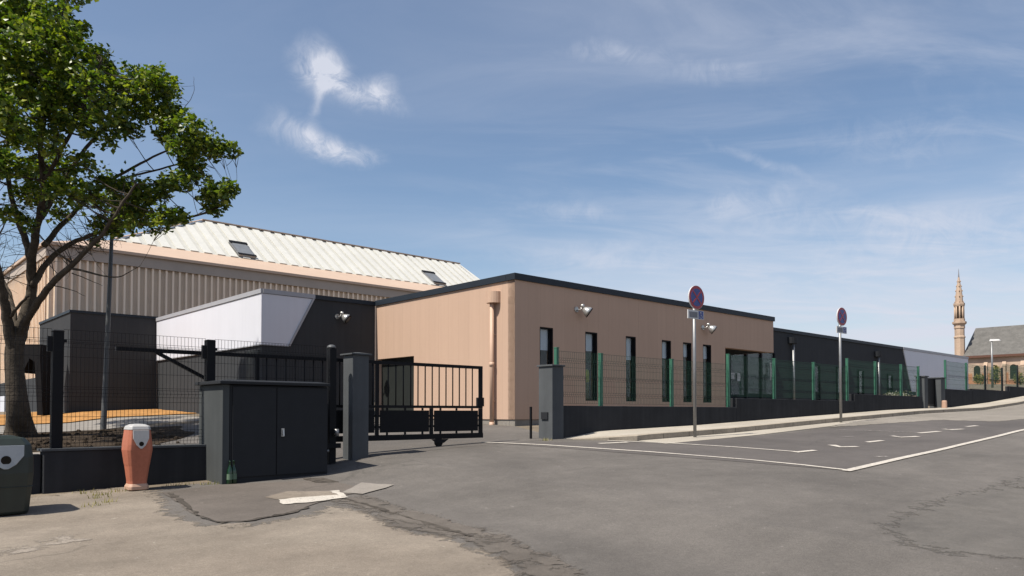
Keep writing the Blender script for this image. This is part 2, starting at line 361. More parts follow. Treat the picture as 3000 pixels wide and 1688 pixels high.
# ---------------------------------------------------------------- ground sheets
def lines(a, b, da, db, far):
    r = [a + i*.25 for i in range(int(20/.25))] + [a + 20 + i*.5 for i in range(int((b-a-20)/.5)+1)]
    lo, hi = [], []; x, d = a, 1.0
    while x > -far: x -= d; d *= 1.35; lo.append(x)
    x, d = b, 1.0
    while x < far: x += d; d *= 1.35; hi.append(x)
    return lo[::-1] + r + hi
GU = lines(-10, 70, 0, 0, 3500); GV = lines(-10, 35, 0, 0, 3500)
def clip(poly, ax, val, keep_low):
    out = []
    for i in range(len(poly)):
        a, b = poly[i], poly[(i+1) % len(poly)]
        ia = (a[ax] <= val) if keep_low else (a[ax] >= val); ib = (b[ax] <= val) if keep_low else (b[ax] >= val)
        if ia: out.append(a)
        if ia != ib:
            t = (val-a[ax])/(b[ax]-a[ax]); out.append(tuple(a[k]+(b[k]-a[k])*t for k in (0, 1)))
    return out
def drape(name, poly, off, m, kind='structure', depth=None, label=None, cat=None, feather=None):
    """a sheet laid over the terrain (or, with depth, a slab standing on it)"""
    offf = off if callable(off) else (lambda u, v: off)
    vs, fs, idx = [], [], {}
    def vid(p):
        k = (round(p[0], 4), round(p[1], 4))
        if k not in idx: idx[k] = len(vs); vs.append((p[0], p[1], g(*p) + offf(*p)))
        return idx[k]
    ulo, uhi = min(p[0] for p in poly), max(p[0] for p in poly)
    for i in range(len(GU)-1):
        if GU[i+1] < ulo or GU[i] > uhi: continue
        st = clip(clip(poly, 0, GU[i], False), 0, GU[i+1], True)
        if len(st) < 3: continue
        vlo, vhi = min(p[1] for p in st), max(p[1] for p in st)
        for j in range(len(GV)-1):
            if GV[j+1] < vlo or GV[j] > vhi: continue
            c = clip(clip(st, 1, GV[j], False), 1, GV[j+1], True)
            if len(c) < 3: continue
            f = []
            for p in c:
                q = vid(p)
                if q not in f: f.append(q)
            if len(f) < 3: continue
            ar = sum(vs[f[k]][0]*vs[f[(k+1) % len(f)]][1] - vs[f[(k+1) % len(f)]][0]*vs[f[k]][1] for k in range(len(f)))
            if abs(ar) < 1e-6: continue
            fs.append(tuple(f if ar > 0 else f[::-1]))
    if depth:
        for a, b in zip(poly, poly[1:] + poly[:1]):
            n = max(1, int(math.hypot(b[0]-a[0], b[1]-a[1])/.4))
            for k in range(n):
                p = [a[t]+(b[t]-a[t])*k/n for t in (0, 1)]; q = [a[t]+(b[t]-a[t])*(k+1)/n for t in (0, 1)]
                n0 = len(vs)
                for w in (p, q): vs.append((w[0], w[1], g(*w)+offf(*w)))
                for w in (q, p): vs.append((w[0], w[1], g(*w)-depth))
                fs.append((n0, n0+1, n0+2, n0+3))
    me = bpy.data.meshes.new(name); me.from_pydata(vs, [], fs); me.materials.append(m)
    if feather:
        at_ = me.attributes.new('feather', 'FLOAT', 'POINT'); segs = list(zip(poly, poly[1:] + poly[:1]))
        for i, p in enumerate(vs):
            dm = 9.0
            for (ax, ay), (bx, by) in segs:
                dx, dy = bx-ax, by-ay; q = dx*dx+dy*dy or 1e-9; t = max(0, min(1, ((p[0]-ax)*dx+(p[1]-ay)*dy)/q))
                dm = min(dm, math.hypot(ax+t*dx-p[0], ay+t*dy-p[1]))
            at_.data[i].value = min(1.0, dm/feather)
    o = bpy.data.objects.new(name, me); col.objects.link(o); o.location = (0, 0, EYE); o.rotation_euler = (0, 0, ROT)
    return tag(o, label, cat, None, kind)
def px(*pts): return [gp(*p) for p in pts]
def rough_edge(poly, amp, step=.18, seed=0):
    rnd = random.Random(seed); out = []
    for a, b in zip(poly, poly[1:] + poly[:1]):
        L = math.hypot(b[0]-a[0], b[1]-a[1]); n = max(1, int(L/step))
        for k in range(n):
            t = k/n; w = amp*(.4+.6*math.sin(math.pi*t)); p = [a[i]+(b[i]-a[i])*t for i in (0, 1)]
            out.append((p[0]+rnd.uniform(-w, w), p[1]+rnd.uniform(-w, w)))
    return out
def stripe(pts, w, amp=0.0, seed=1):        # a painted line of width w along ground points
    out_l, out_r = [], []
    rnd = random.Random(seed)
    for i, p in enumerate(pts):
        a = pts[max(i-1, 0)]; b = pts[min(i+1, len(pts)-1)]
        dx, dy = b[0]-a[0], b[1]-a[1]; L = math.hypot(dx, dy) or 1
        ww = w/2*(1+rnd.uniform(-amp, amp)); out_l.append((p[0]-dy/L*ww, p[1]+dx/L*ww)); out_r.append((p[0]+dy/L*ww, p[1]-dx/L*ww))
    return out_l + out_r[::-1]
# ================================================================ SETTING: ground, road, pavement
vs = [(u, v, g(u, v)) for u in GU for v in GV]; nv = len(GV)
me = bpy.data.meshes.new('ground')
me.from_pydata(vs, [], [(i*nv+j, (i+1)*nv+j, (i+1)*nv+j+1, i*nv+j+1) for i in range(len(GU)-1) for j in range(nv-1)])
me.materials.append(M['ground'])
o = bpy.data.objects.new('ground', me); col.objects.link(o); o.location = (0,0,EYE); o.rotation_euler = (0,0,ROT); tag(o, kind='structure')

PAVE0 = 12.95                                # the kerb starts here
drape('road', [(-60,-30),(260,-30),(260,10.12),(PAVE0,10.12),(11.9,11.3),(5.9,11.3),(5.9,10.9),(-60,10.9)], .005, M['asphalt'])
drape('driveway', [(5.9,11.32),(11.9,11.32),(14.05,15.2),(14.05,22.3),(5.0,22.3),(5.0,17.6),(5.9,16.5)], .005, M['asphalt'])
drape('yard_path', [(-14,23.4),(9.3,23.4),(9.3,27.3),(-14,27.3)], .006, M['concrete'])
drape('yard_paving', [(-14,11.55),(5.85,11.55),(5.85,16.4),(5.0,17.4),(-14,16.9)], .006, M['concrete'])
drape('sand_strip', rough_edge([(-14,27.45),(9.9,27.45),(9.9,32.2),(6.8,32.2),(6.8,37),(-14,37)], .12, .5, 3), .03, M['sand'])
drape('soil_bed', rough_edge([(-14,17.6),(5.2,17.5),(6.8,19.0),(7.2,21.5),(6.0,23.2),(-14,23.2)], .15, .4, 4), .02, M['soil'])
# parking bays and the gutter
drape('parking_bay', px((1440,1300),(1890,1298),(2040,1290),(2300,1272),(2600,1238),(2800,1222),(3090,1192),(3090,1240),(2492,1381)), .010, M['bay'])
drape('gutter', [(PAVE0,9.38),(34,9.6),(60,9.75),(60,10.11),(PAVE0,10.11)], .014, M['pave'])
pale = road_mat('pale_road_edge', (.185,.165,.14), (.225,.20,.17), (.3,.27,.24), feather=True)
drape('pale_road_strip', px((2350,1262),(2600,1218),(2800,1196),(3120,1150),(3120,1222),(2930,1238),(2760,1233),(2560,1247)), .016, pale, feather=.35)
taper = lambda u, v: .02 + .11*max(0.0, min(1.0, (u-12.0)/1.1))
drape('pavement', [(PAVE0+.15,10.29),(120,10.29),(120,11.33),(11.9,11.33),(12.0,11.15)], lambda u, v: taper(u, v)-.006, M['pave'], depth=.2)
drape('kerb', [(PAVE0,10.13),(120,10.13),(120,10.28),(PAVE0+.14,10.28),(11.98,11.14),(11.88,11.02)], taper, M['kerb'], depth=.2)
# old pale apron in front of the wall, repair patches
apron = px((-300,1530),(-60,1470),(160,1442),(330,1424),(600,1418),(640,1423),(520,1443),(560,1500),(640,1530),(760,1525),(860,1503),(1000,1462),(1130,1500),(1240,1545),(1400,1572),(1560,1640),(1700,1760),(1800,2100),(-900,2100))
drape('old_apron', apron, .009, M['apron'], feather=.55)
patch = px((478,1446),(640,1423),(960,1408),(1090,1440),(985,1460),(860,1503),(720,1530),(640,1532),(560,1505))
drape('asphalt_patch', rough_edge(patch, .03, .2, 8), .013, M['patch'])
drape('grit_seam', rough_edge(stripe(px((500,1448),(540,1480),(590,1520),(650,1536),(740,1528),(850,1506),(905,1490)),   .045, .8, 2), .03, .08, 9), .017, M['tar'])
drape('grit_seam', rough_edge(stripe(px((1000,1462),(1100,1490),(1170,1513),(1260,1540),(1380,1575)), .05, .8, 3), .035, .08, 10), .017, M['tar'])
mid = road_mat('worn_apron_edge', (.098,.084,.071), (.125,.108,.092), (.22,.19,.16), big=.4, fine=.3, feather=True)
edge = px((1000,1455),(1130,1496),(1240,1540),(1400,1572),(1560,1640),(1700,1762),(1760,1900))
drape('worn_edge', stripe(edge, 1.1, .3, 4), .0125, mid, feather=.45)
drape('worn_edge', stripe(px((1150,1500),(1250,1528),(1390,1566),(1480,1600)), .5, .6, 6), .0155, mid, feather=.2)
drape('concrete_patch', rough_edge(px((1002,1448),(1058,1418),(1155,1424),(1062,1452)), .012, .12, 51), .019, road_mat('pale_patch', (.20,.178,.155), (.235,.21,.183), (.3,.27,.24), big=.2, fine=.2))
drape('concrete_patch', rough_edge(px((775,1462),(840,1444),(975,1442),(1000,1452),(900,1462),(815,1468)), .03, .12, 5), .018, road_mat('tan_patch', (.17,.14,.11), (.215,.18,.145), (.3,.27,.23), big=.3))
drape('road_marking', rough_edge(px((815,1470),(860,1464),(990,1455),(965,1444),(990,1441),(1020,1462),(930,1474),(830,1483)), .022, .07, 6), .023, M['paint'])
drape('pale_streak', stripe(px((-60,1640),(90,1605),(200,1585),(285,1572)), .7, .4, 4), .013, road_mat('bleached_streak', (.25,.215,.18), (.225,.192,.158), (.3,.27,.23), big=.3, feather=True), feather=.3)
# painted lines of the bays
drape('road_marking', stripe(px((1412,1298),(1600,1306),(1900,1326),(2200,1350),(2350,1365),(2492,1381)), .11, .08, 1), .018, M['paint'])
drape('road_marking', stripe(px((2478,1383),(2640,1345),(2800,1309),(2920,1281),(3090,1243)), .13, .06, 2), .020, M['paint'])
drape('road_marking', stripe(px((1780,1293),(1950,1300),(2150,1312),(2345,1327)), .10, .1, 3), .019, M['paint'])
drape('road_marking', stripe(px((2330,1328),(2388,1322)), .13, .05, 4), .021, M['paint'])
drape('road_marking', stripe(px((1755,1302),(1840,1298)), .12, .2, 5), .019, M['paint'])
for k, ((x0, y0), (x1, y1), (x2, y2)) in enumerate([((2436,1306),(2462,1312),(2512,1311)), ((2612,1279),(2640,1283),(2690,1281)), ((2764,1259),(2785,1261),(2822,1259))]):
    drape('road_marking', stripe(px((x0,y0),(x1,y1),(x2,y2)), .16, .3, 6+k), .019, M['paint'])
for k, ((x0, y0), (x1, y1)) in enumerate([((2540,1298),(2585,1293)), ((2692,1271),(2752,1266)), ((2832,1252),(2862,1249))]):
    drape('road_marking', stripe(px((x0,y0),(x1,y1)), .14, .2, 16+k), .019, M['paint'])
drape('road_marking', stripe(px((2450,1261),(2560,1264),(2700,1270)), .10, .1, 20), .019, M['paint_worn'])
drape('road_marking', stripe(px((2460,1283),(2500,1281)), .10, .3, 21), .019, M['paint_worn'])
drape('road_marking', stripe(px((2565,1341),(2600,1340)), .10, .3, 22), .019, M['paint_worn'])
# the street's second, cooler layer of asphalt at the near right
cool = road_mat('grey_overlay_asphalt', (.098,.089,.080), (.125,.113,.100), (.19,.175,.15), big=.26, fine=.26, feather=True)
drape('road_overlay', rough_edge(px((2500,1530),(2640,1470),(2800,1432),(3100,1360),(3300,1700),(2700,1640),(2560,1590)), .0001, 2, 31), .009, cool, feather=.6)
# dark flat cover in the driveway entrance
t = thing('dark_plate', 'dark rectangular cover lying on the asphalt before the cabinet', 'plate', (*gp(940,1411), g(*gp(940,1411))))
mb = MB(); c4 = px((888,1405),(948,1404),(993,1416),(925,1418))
mb.prism(c4, [g(*p)+.010 for p in c4], [g(*p)+.020 for p in c4]); mb.build('thin_plate', M['tar'], t)

# ================================================================ WALLS, FENCES, GATE ALONG THE STREET
# low wall on the left with its wire fence
t = thing('low_wall', 'low dark rendered wall under the wire fence behind the orange litter bin', 'wall', (1, 11.3, -1.1))
MB().box(2.10, 4.2, 11.22, 11.46, -1.4, -.505).build('wall', M['dark_wall'], t, .01)
MB().box(-5, 2.09, 11.31, 11.47, -1.6, -.545).build('wall', M['dark_wall'], t, .01)
MB().box(2.07, 4.19, 11.20, 11.49, -.5045, -.475).build('coping', M['pillar'], t)

def mesh_panel(u0, u1, v, h0, h1, folds, r, du=.05, dh=.2, top=None):
    mb = MB(); n = max(2, int((u1-u0)/du))
    hs = sorted({h0, h1, *[h for f in folds for h in (f-.05, f, f+.05)]})
    off = lambda h: -.03 if any(abs(h-f) < .01 for f in folds) else 0.0
    for i in range(n+1):
        u = u0 + (u1-u0)*i/n
        for a, b in zip(hs, hs[1:]): mb.bar((u, v+off(a), a), (u, v+off(b), b), r)
    h = h0
    hz = set(hs)
    while h < h1: hz.add(round(h, 3)); h += dh
    for h in hz: mb.bar((u0, v+off(h)-r, h), (u1, v+off(h)-r, h), top if (top and h > h1-.01) else r*1.2)
    return mb
t = thing('wire_fence', 'black welded wire fence on square posts left of the grey cabinet', 'fence', (2.3, 11.4, -.5))
for u0, u1 in ((-5.0,-2.66), (-2.54,-.16), (-.04,2.2), (2.34,4.2), (4.34,6.2)):
    mesh_panel(u0, u1, 11.38, -.46, 1.10, (-.36, .26, .92), .0040).build('wire_panel', M['black_metal'], t, fix=False)
for u in (-2.6, -.1, 2.27, 4.27):
    mb = MB(); mb.box(u-.065, u+.065, 11.33, 11.45, -.5 if u < 4 else .47, 1.07).prism([(u-.075,11.32),(u+.075,11.32),(u+.075,11.46),(u-.075,11.46)], 1.07, 1.09, [(u-.05,11.34),(u+.05,11.34),(u+.05,11.44),(u-.05,11.44)])
    p = mb.build('post', M['black_metal'], t, .006)
    if u > 2:
        MB().box(u-.125, u-.07, 11.34, 11.40, .80, 1.0).box(u+.07, u+.10, 11.35, 11.39, .93, .97).build('clamp', M['black_metal'], p)

# cabinet in the wall
t = thing('utility_cabinet', 'big dark grey two door utility cabinet standing in the street wall', 'cabinet', (5, 10.6, -1.0))
MB().box(4.16, 4.26, 10.60, 11.50, -1.4, .395).build('sunlit_pier', M['cab_lit'], t, .006)  # sunlit side, its brightness put into a paler paint
MB().box(4.265, 5.81, 10.605, 11.48, -1.4, .39).build('housing', M['dark_metal'], t, .006)  # front in a darker paint that deepens its shade
MB().prism([(4.10,10.54),(5.82,10.54),(5.82,11.54),(4.10,11.54)], .40, .445, None).prism([(4.10,10.54),(5.82,10.54),(5.82,11.54),(4.10,11.54)], .446, .475, [(4.3,10.8),(5.75,10.8),(5.75,11.4),(4.3,11.4)]).build('cap', M['dark_metal'], t, .008)
MB().box(4.30, 4.955, 10.585, 10.602, -.93, .37).build('door', M['dark_metal'], t, .004)
d2 = MB().box(4.968, 5.79, 10.585, 10.602, -.93, .37).build('door', M['dark_metal'], t, .004)
MB().box(5.03, 5.075, 10.565, 10.583, -.36, -.24).bar((5.052,10.555,-.26), (5.052,10.545,-.35), .022).build('handle', M['lamp_steel'], d2)

# bottles on the ground in front of it
def bottle(u, v, tilt, label):
    z = g(u, v)+.012; t = thing('glass_bottle', label, 'bottle', (u, v, z), 'green bottles left by the cabinet')
    prof = [(.036,0),(.038,.01),(.038,.17),(.030,.21),(.0145,.25),(.0135,.31),(.016,.312),(.016,.325)]
    def ring(r, h): return [(u+r*math.cos(a*math.pi/6)+tilt*h, v+r*math.sin(a*math.pi/6), z+h) for a in range(12)]
    MB().rings([ring(r, h) for r, h in prof], smooth=True).build('body', M['bottle'], t)
    MB().rings([ring(.0386, .06), ring(.0386, .14)], cap=False, smooth=True).build('paper_label', M['bottle_label'], t)
u, v = gp(672, 1421); bottle(u, v, .02, 'green glass bottle beside the grey cabinet corner, nearer the corner')
u, v = gp(686, 1419); bottle(u, v, -.03, 'green glass bottle before the cabinet door, farther from the corner')

# gate pillars
t = thing('gate_pillar', 'dark square gate pillar beside the cabinet with a flat cap', 'pillar', (6.8, 11.3, -.8))
MB().box(6.66, 6.98, 11.30, 11.62, -1.3, .99).build('shaft', M['pillar'], t, .008)
MB().prism([(6.62,11.26),(7.02,11.26),(7.02,11.66),(6.62,11.66)], .991, 1.015).prism([(6.62,11.26),(7.02,11.26),(7.02,11.66),(6.62,11.66)], 1.016, 1.04, [(6.78,11.42),(6.86,11.42),(6.86,11.5),(6.78,11.5)]).build('cap', M['pillar'], t)
t = thing('gate_pillar', 'grey square gate pillar at the end of the wall with green fencing', 'pillar', (11.7, 11.3, -.6))
MB().box(11.53, 11.88, 11.30, 11.72, -1.2, .99).build('shaft', M['pillar'], t, .008)
MB().box(11.50, 11.91, 11.27, 11.75, .992, 1.03).build('cap', M['pillar'], t, .006)
MB().box(11.50, 11.528, 11.42, 11.62, -.15, .0).build('letter_slot', M['dark_metal'], t)
# guide post of the sliding gate
t = thing('guide_post', 'tall dark round topped guide post of the sliding gate beside the cabinet', 'post', (6.3, 11.35, -.85))
MB().box(6.24, 6.37, 11.33, 11.46, -1.2, 1.08).build('post', M['black_metal'], t, .01)
MB().rings([[(6.305+r*math.cos(a*math.pi/6), 11.395+r*math.sin(a*math.pi/6), h) for a in range(12)] for r, h in ((.075,1.082),(.075,1.10),(.06,1.125),(.03,1.14))], smooth=True).build('cap', M['pole'], t)
MB().box(6.10, 6.19, 11.28, 11.36, -.75, .14).box(6.10, 6.42, 11.26, 11.30, -.60, -.52).build('bracket', M['black_metal'], t)
MB().tube([(6.15,11.27,-.66),(6.15,11.27,-.62)], .05, 10).build('roller', M['galv'], t); MB().tube([(6.33,11.25,-.40),(6.33,11.25,-.28)], .04, 10).build('roller', M['galv'], t)
MB().box(6.06, 6.24, 11.22, 11.36, -.90, -.885).build('foot_plate', M['galv'], t)
t = thing('gate_stop', 'thin black gate stop post left of the grey pillar', 'post', (11.35, 11.78, -.6))
MB().box(11.33, 11.37, 11.76, 11.80, -.7, .12).build('post', M['black_metal'], t)
MB().box(11.29, 11.41, 11.72, 11.84, -.60, -.575).build('foot_plate', M['black_metal'], t)

# sliding gate, half way across the opening
GV0 = 11.80
t = thing('sliding_gate', 'black steel sliding gate half closed across the driveway', 'gate', (8, GV0, -.6))
MB().box(3.08, 9.97, GV0-.03, GV0+.03, .885, .945).box(5.15, 9.97, GV0-.03, GV0+.03, .08, .13).box(5.15, 9.97, GV0-.045, GV0+.045, -.52, -.42).build('rail', M['black_metal'], t)
mb = MB(); mb.bar((3.62,GV0,.90), (5.17,GV0,.11), .05)
mb.build('brace', M['black_metal'], t)
edges = [5.15, 6.36, 7.50, 8.69, 9.97]
mb = MB()
for u in (5.18, 6.36, 7.46, 8.69): MB().box(u-.03, u+.03, GV0-.025, GV0+.025, -.419, .079).build('stile', M['black_metal'], t)
for u in (5.18, 7.46): MB().box(u-.03, u+.03, GV0-.025, GV0+.025, .131, .884).build('stile', M['black_metal'], t)
for h0, h1 in ((-.419,.079),(.131,.884)): MB().box(9.90, 9.97, GV0-.028, GV0+.028, h0, h1).build('stile', M['black_metal'], t)
mb = MB(); u = 5.35
while u < 9.85:
    if min(abs(u-x) for x in (7.46, 9.94)) > .08: mb.tube([(u,GV0,.13),(u,GV0,.885)], .0125, 8)
    u += .168
mb.build('bars', M['black_metal'], t)
for a, b in ((5.24,6.30), (6.42,7.40), (7.53,8.63), (8.76,9.86)):
    mb = MB().box(a, b, GV0-.012, GV0+.012, -.375, .035)
    for x in (a+.15, (a+b)/2, b-.15): mb.box(x-.02, x+.02, GV0-.008, GV0+.008, -.418, -.376).box(x-.02, x+.02, GV0-.008, GV0+.008, .036, .079)
    for h in (-.27, -.07): mb.box(a-.03, a-.001, GV0-.008, GV0+.008, h-.02, h+.02).box(b+.001, b+.03, GV0-.008, GV0+.008, h-.02, h+.02)
    mb.build('sheet_panel', M['black_metal'], t)
MB().extrude([(8.66,GV0-.05,-.523),(9.08,GV0-.05,-.523),(8.96,GV0-.05,-.60),(8.78,GV0-.05,-.60)], (0,.012,0)).build('wheel_bracket', M['black_metal'], t)
MB().tube([(8.87,GV0-.025,-.585),(8.87,GV0+.035,-.585)], .085, 18).build('wheel', M['rubber'], t)
MB().box(9.86, 9.99, GV0-.05, GV0+.05, .12, .30).build('latch', M['black_metal'], t)

# stepped wall on the right with its green fence
t = thing('street_wall', 'stepped dark rendered wall along the pavement under the green fence', 'wall', (20, 11.35, -.4))
for u0, u1, h1, b in ((11.885,18.98,.145,-1.2), (18.985,26.75,.40,-1.0), (26.755,33.2,.645,-.8)):
    MB().box(u0, u1, 11.34, 11.54, b, h1).build('wall', M['dark_wall'], t, .012)
t = thing('green_fence', 'green wire panel fence on posts along the stepped street wall', 'fence', (20, 11.44, .1))
secs = [(11.80,18.75,.145,[11.8,13.27,16.04,18.72]), (18.75,26.45,.40,[18.72,21.3,23.87,26.40]), (26.45,33.2,.645,[26.40,28.8,31.27,33.1])]
for si, (a, b, hb, us) in enumerate(secs):
    for u0, u1 in zip(us, us[1:]):
        mesh_panel(u0+.03, u1-.03, 11.44, hb+.05, hb+1.2, (hb+.25, hb+.62, hb+1.0), .004, .06, .2, .011 if si else .006).build('wire_panel', M['green_wire'], t, fix=False)
for u, h0, h1 in ((11.8,1.03,1.40), (13.27,.146,1.35), (16.04,.146,1.35), (18.72,.146,1.62), (21.3,.402,1.62), (23.87,.402,1.62), (26.40,.402,1.87), (28.8,.647,1.87), (31.27,.647,1.87), (33.1,.647,1.87)):
    p = MB().box(u-.035, u+.035, 11.40, 11.48, h0, h1).build('post', M['green'], t)
    MB().box(u-.04, u+.04, 11.39, 11.49, h1+.001, h1+.02).build('cap', M['green'], p)
# pedestrian gate up the street
t = thing('gate_pillar', 'grey square pillar with a terracotta marker stone at the pedestrian gate up the street', 'pillar', (35.5, 11.3, .2))
MB().box(35.25, 35.75, 11.28, 11.75, -.4, 1.46).build('shaft', M['pillar'], t, .01)
MB().box(35.21, 35.79, 11.24, 11.79, 1.462, 1.50).build('cap', M['pillar'], t)
t = thing('gate_pillar', 'slim grey pillar at the upper end of the green fence', 'pillar', (33.5, 11.3, .1))
MB().box(33.32, 33.70, 11.28, 11.62, -.4, 1.46).build('shaft', M['pillar'], t, .01)
MB().box(33.28, 33.74, 11.24, 11.66, 1.462, 1.50).build('cap', M['pillar'], t)
t = thing('pedestrian_gate', 'dark narrow pedestrian gate between two grey pillars up the street', 'gate', (34.4, 11.55, .2))
MB().box(33.72, 33.78, 11.5, 11.56, .25, 1.46).box(35.17, 35.23, 11.5, 11.56, .25, 1.46).box(33.78, 35.17, 11.5, 11.56, 1.38, 1.44).box(33.78, 35.17, 11.5, 11.56, .27, .33).build('frame', M['black_metal'], t)
MB().box(34.35, 35.15, 11.515, 11.545, .335, 1.375).build('leaf_panel', M['black_metal'], t)
mb = MB()
for k in range(4): mb.tube([(33.88+k*.12,11.53,.33),(33.88+k*.12,11.53,1.38)], .012, 6)
mb.build('bars', M['black_metal'], t)
t = thing('marker_stone', 'small terracotta marker stone on the pavement before the far gate pillar', 'bollard', (34.9, 11.05, .15))
MB().rings([[(34.9+r*math.cos(a*math.pi/6), 11.05+r*math.sin(a*math.pi/6), h) for a in range(12)] for r, h in ((.11,.05),(.10,.46),(.085,.49),(.04,.5))]).build('stone', M['orange_pale'], t)
# upper wall beside the church
t = thing('upper_wall', 'dark rendered wall climbing the street below the church', 'wall', (42, 11.35, .5))
for u0, u1, h1, b in ((35.8,39.6,1.02,-.3), (39.605,45.6,1.10,-.2), (45.605,56,1.36,.1), (56.005,70,1.9,.5)):
    MB().box(u0, u1, 11.34, 11.54, b, h1).build('wall', M['dark_wall'], t, .012)
t = thing('upper_fence', 'dark wire fence on posts before the brick church wall', 'fence', (42, 11.44, 1.1))
ps = [36.3, 39.1, 41.9, 44.7, 47.5, 50.3]
for k, (u0, u1) in enumerate(zip(ps, ps[1:])):
    hb = 1.05 if u1 < 40 else 1.12 if u1 < 45 else 1.38
    mesh_panel(u0+.03, u1-.03, 11.44, hb, 2.25 if k < 3 else 2.5, (1.6,), .0052, .06, .2).build('wire_panel', M['green_wire'], t, fix=False)
for k, u in enumerate(ps): MB().box(u-.04, u+.04, 11.40, 11.48, 1.0, 2.3 if k < 4 else 2.55).build('post', M['green'] if k < 2 else M['dark_metal'], t)
# ================================================================ BUILDINGS
def pane_window(root, u0, u1, h0, h1, plane, blind_h):
    """tall narrow window set back in the cladding: black liner, glass, roller blind"""
    f = MB(); a, b = plane+.012, plane+.15
    f.box(u0, u0+.035, a, b, h0, h1).box(u1-.035, u1, a, b, h0, h1).box(u0+.0355, u1-.0355, a, b, h1-.04, h1).box(u0+.0355, u1-.0355, a, b, h0, h0+.04)
    f.box(u0+.0355, u0+.075, b-.06, b, h0+.0405, h1-.0405).box(u1-.075, u1-.0355, b-.06, b, h0+.0405, h1-.0405)
    w = f.build('window', M['black_metal'], root)
    MB().box(u0+.076, u1-.076, b-.035, b-.025, h0+.041, h1-.041).build('pane', M['glass'], w)
    MB().box(u0+.07, u1-.07, b+.003, b+.012, blind_h, h1-.03).build('blind', M['blind'], w)
    return w

# ---- beige main building
t = thing('main_building', 'beige clad flat roofed building with tall narrow windows and dark roof trim', 'building', (14.1, 15.27, -.4))
wins = [(15.07,15.62,1.80),(17.01,17.57,1.88),(18.95,19.47,1.70),(20.87,21.40,1.85),(22.10,22.62,1.95),(23.33,23.87,1.95)]
MB().wall('v', 15.27, 15.55, 14.1, 24.8, -.2, 3.69, [(a, b, .35, 2.45) for a, b, _ in wins]).wall('v', 15.271, 15.55, 24.8, 28.4, 2.42, 3.69).build('front_wall', M['beige'], t)
MB().wall('u', 14.1, 14.35, 15.555, 22.395, -.2, 3.69, [(20.1, 22.30, -.2, 1.83)]).quad((14.1,15.27,-.2),(14.1,15.555,-.2),(14.1,15.555,3.69),(14.1,15.27,3.69)).build('side_wall', M['beige'], t)
MB().box(24.6, 24.795, 15.56, 17.29, -.9, 2.41).build('porch_wall', M['beige'], t)
MB().box(28.20, 28.395, 15.56, 17.29, 2.43, 3.69).build('end_wall', M['beige'], t)
MB().box(24.8, 28.19, 15.555, 17.29, 2.42, 2.6).build('porch_ceiling', M['dark'], t)
MB().box(14.13, 24.78, 15.30, 15.53, -1.1, -.205).box(14.13, 14.33, 15.54, 20.05, -1.1, -.205).build('plinth', M['concrete'], t)
MB().box(14.36, 24.59, 22.2, 22.38, -.9, 3.6).box(14.36, 24.59, 15.56, 22.19, -.5, -.3).box(18.1, 18.2, 15.56, 22.19, -.29, 3.39).build('inner_wall', M['inner'], t)
MB().box(14.36, 28.18, 15.56, 22.38, 3.4, 3.6).build('roof', M['concrete'], t)
MB().box(14.05, 28.45, 15.22, 15.60, 3.692, 3.87).box(14.05, 14.40, 15.605, 22.40, 3.692, 3.87).box(28.1, 28.45, 15.605, 17.25, 3.692, 3.87).build('roof_trim', M['navy'], t)
for a, b, bl in wins: w = pane_window(t, a, b, .35, 2.45, 15.27, bl)
MB().box(14.28, 14.34, 20.105, 22.295, -.9, 1.825).build('door', M['door_dark'], t)
dp = MB().tube([(13.975,16.1,-.36),(13.975,16.1,3.12)], .062, 12).tube([(13.975,16.1,1.30),(13.975,16.1,1.42)], .072, 12).tube([(13.975,16.1,-.45),(13.975,16.1,-.28)], .075, 12)
for h in (.3, 2.2): dp.box(13.97, 14.098, 16.08, 16.12, h, h+.03)
dp = dp.build('downpipe', M['beige_metal'], t)
hp = []
for k in range(12):
    a = math.pi*k/11; hp.append((14.097 - .26*math.sin(a), 16.1 + .23*math.cos(a)))
MB().prism(hp, 3.11, 3.43).build('hopper', M['beige_metal'], dp)

# yellow safety coat behind the second window
t = thing('safety_coat', 'yellow safety coat hanging behind the second narrow window of the beige wall', 'coat', (17.2, 15.75, 1.0))
u, v = 17.42, 15.60
def ell(cx, cy, a, b, h, n=12): return [(cx+a*math.cos(2*math.pi*k/n), cy+b*math.sin(2*math.pi*k/n), h) for k in range(n)]
MB().rings([ell(u,v,.12,.07,.93), ell(u,v,.13,.075,1.1), ell(u,v,.125,.075,1.22), ell(u,v,.10,.06,1.30), ell(u,v,.03,.03,1.33)], smooth=True).build('jacket', M['hivis'], t)
MB().rings([ell(u,v,.10,.06,.36), ell(u,v,.11,.07,.65), ell(u,v,.12,.07,.925)], smooth=True).build('trousers', M['olive'], t)
MB().tube([(u,v,1.33),(u,v,1.45),(u,15.43,1.45)], .008, 6).build('hanger', M['black_metal'], t)

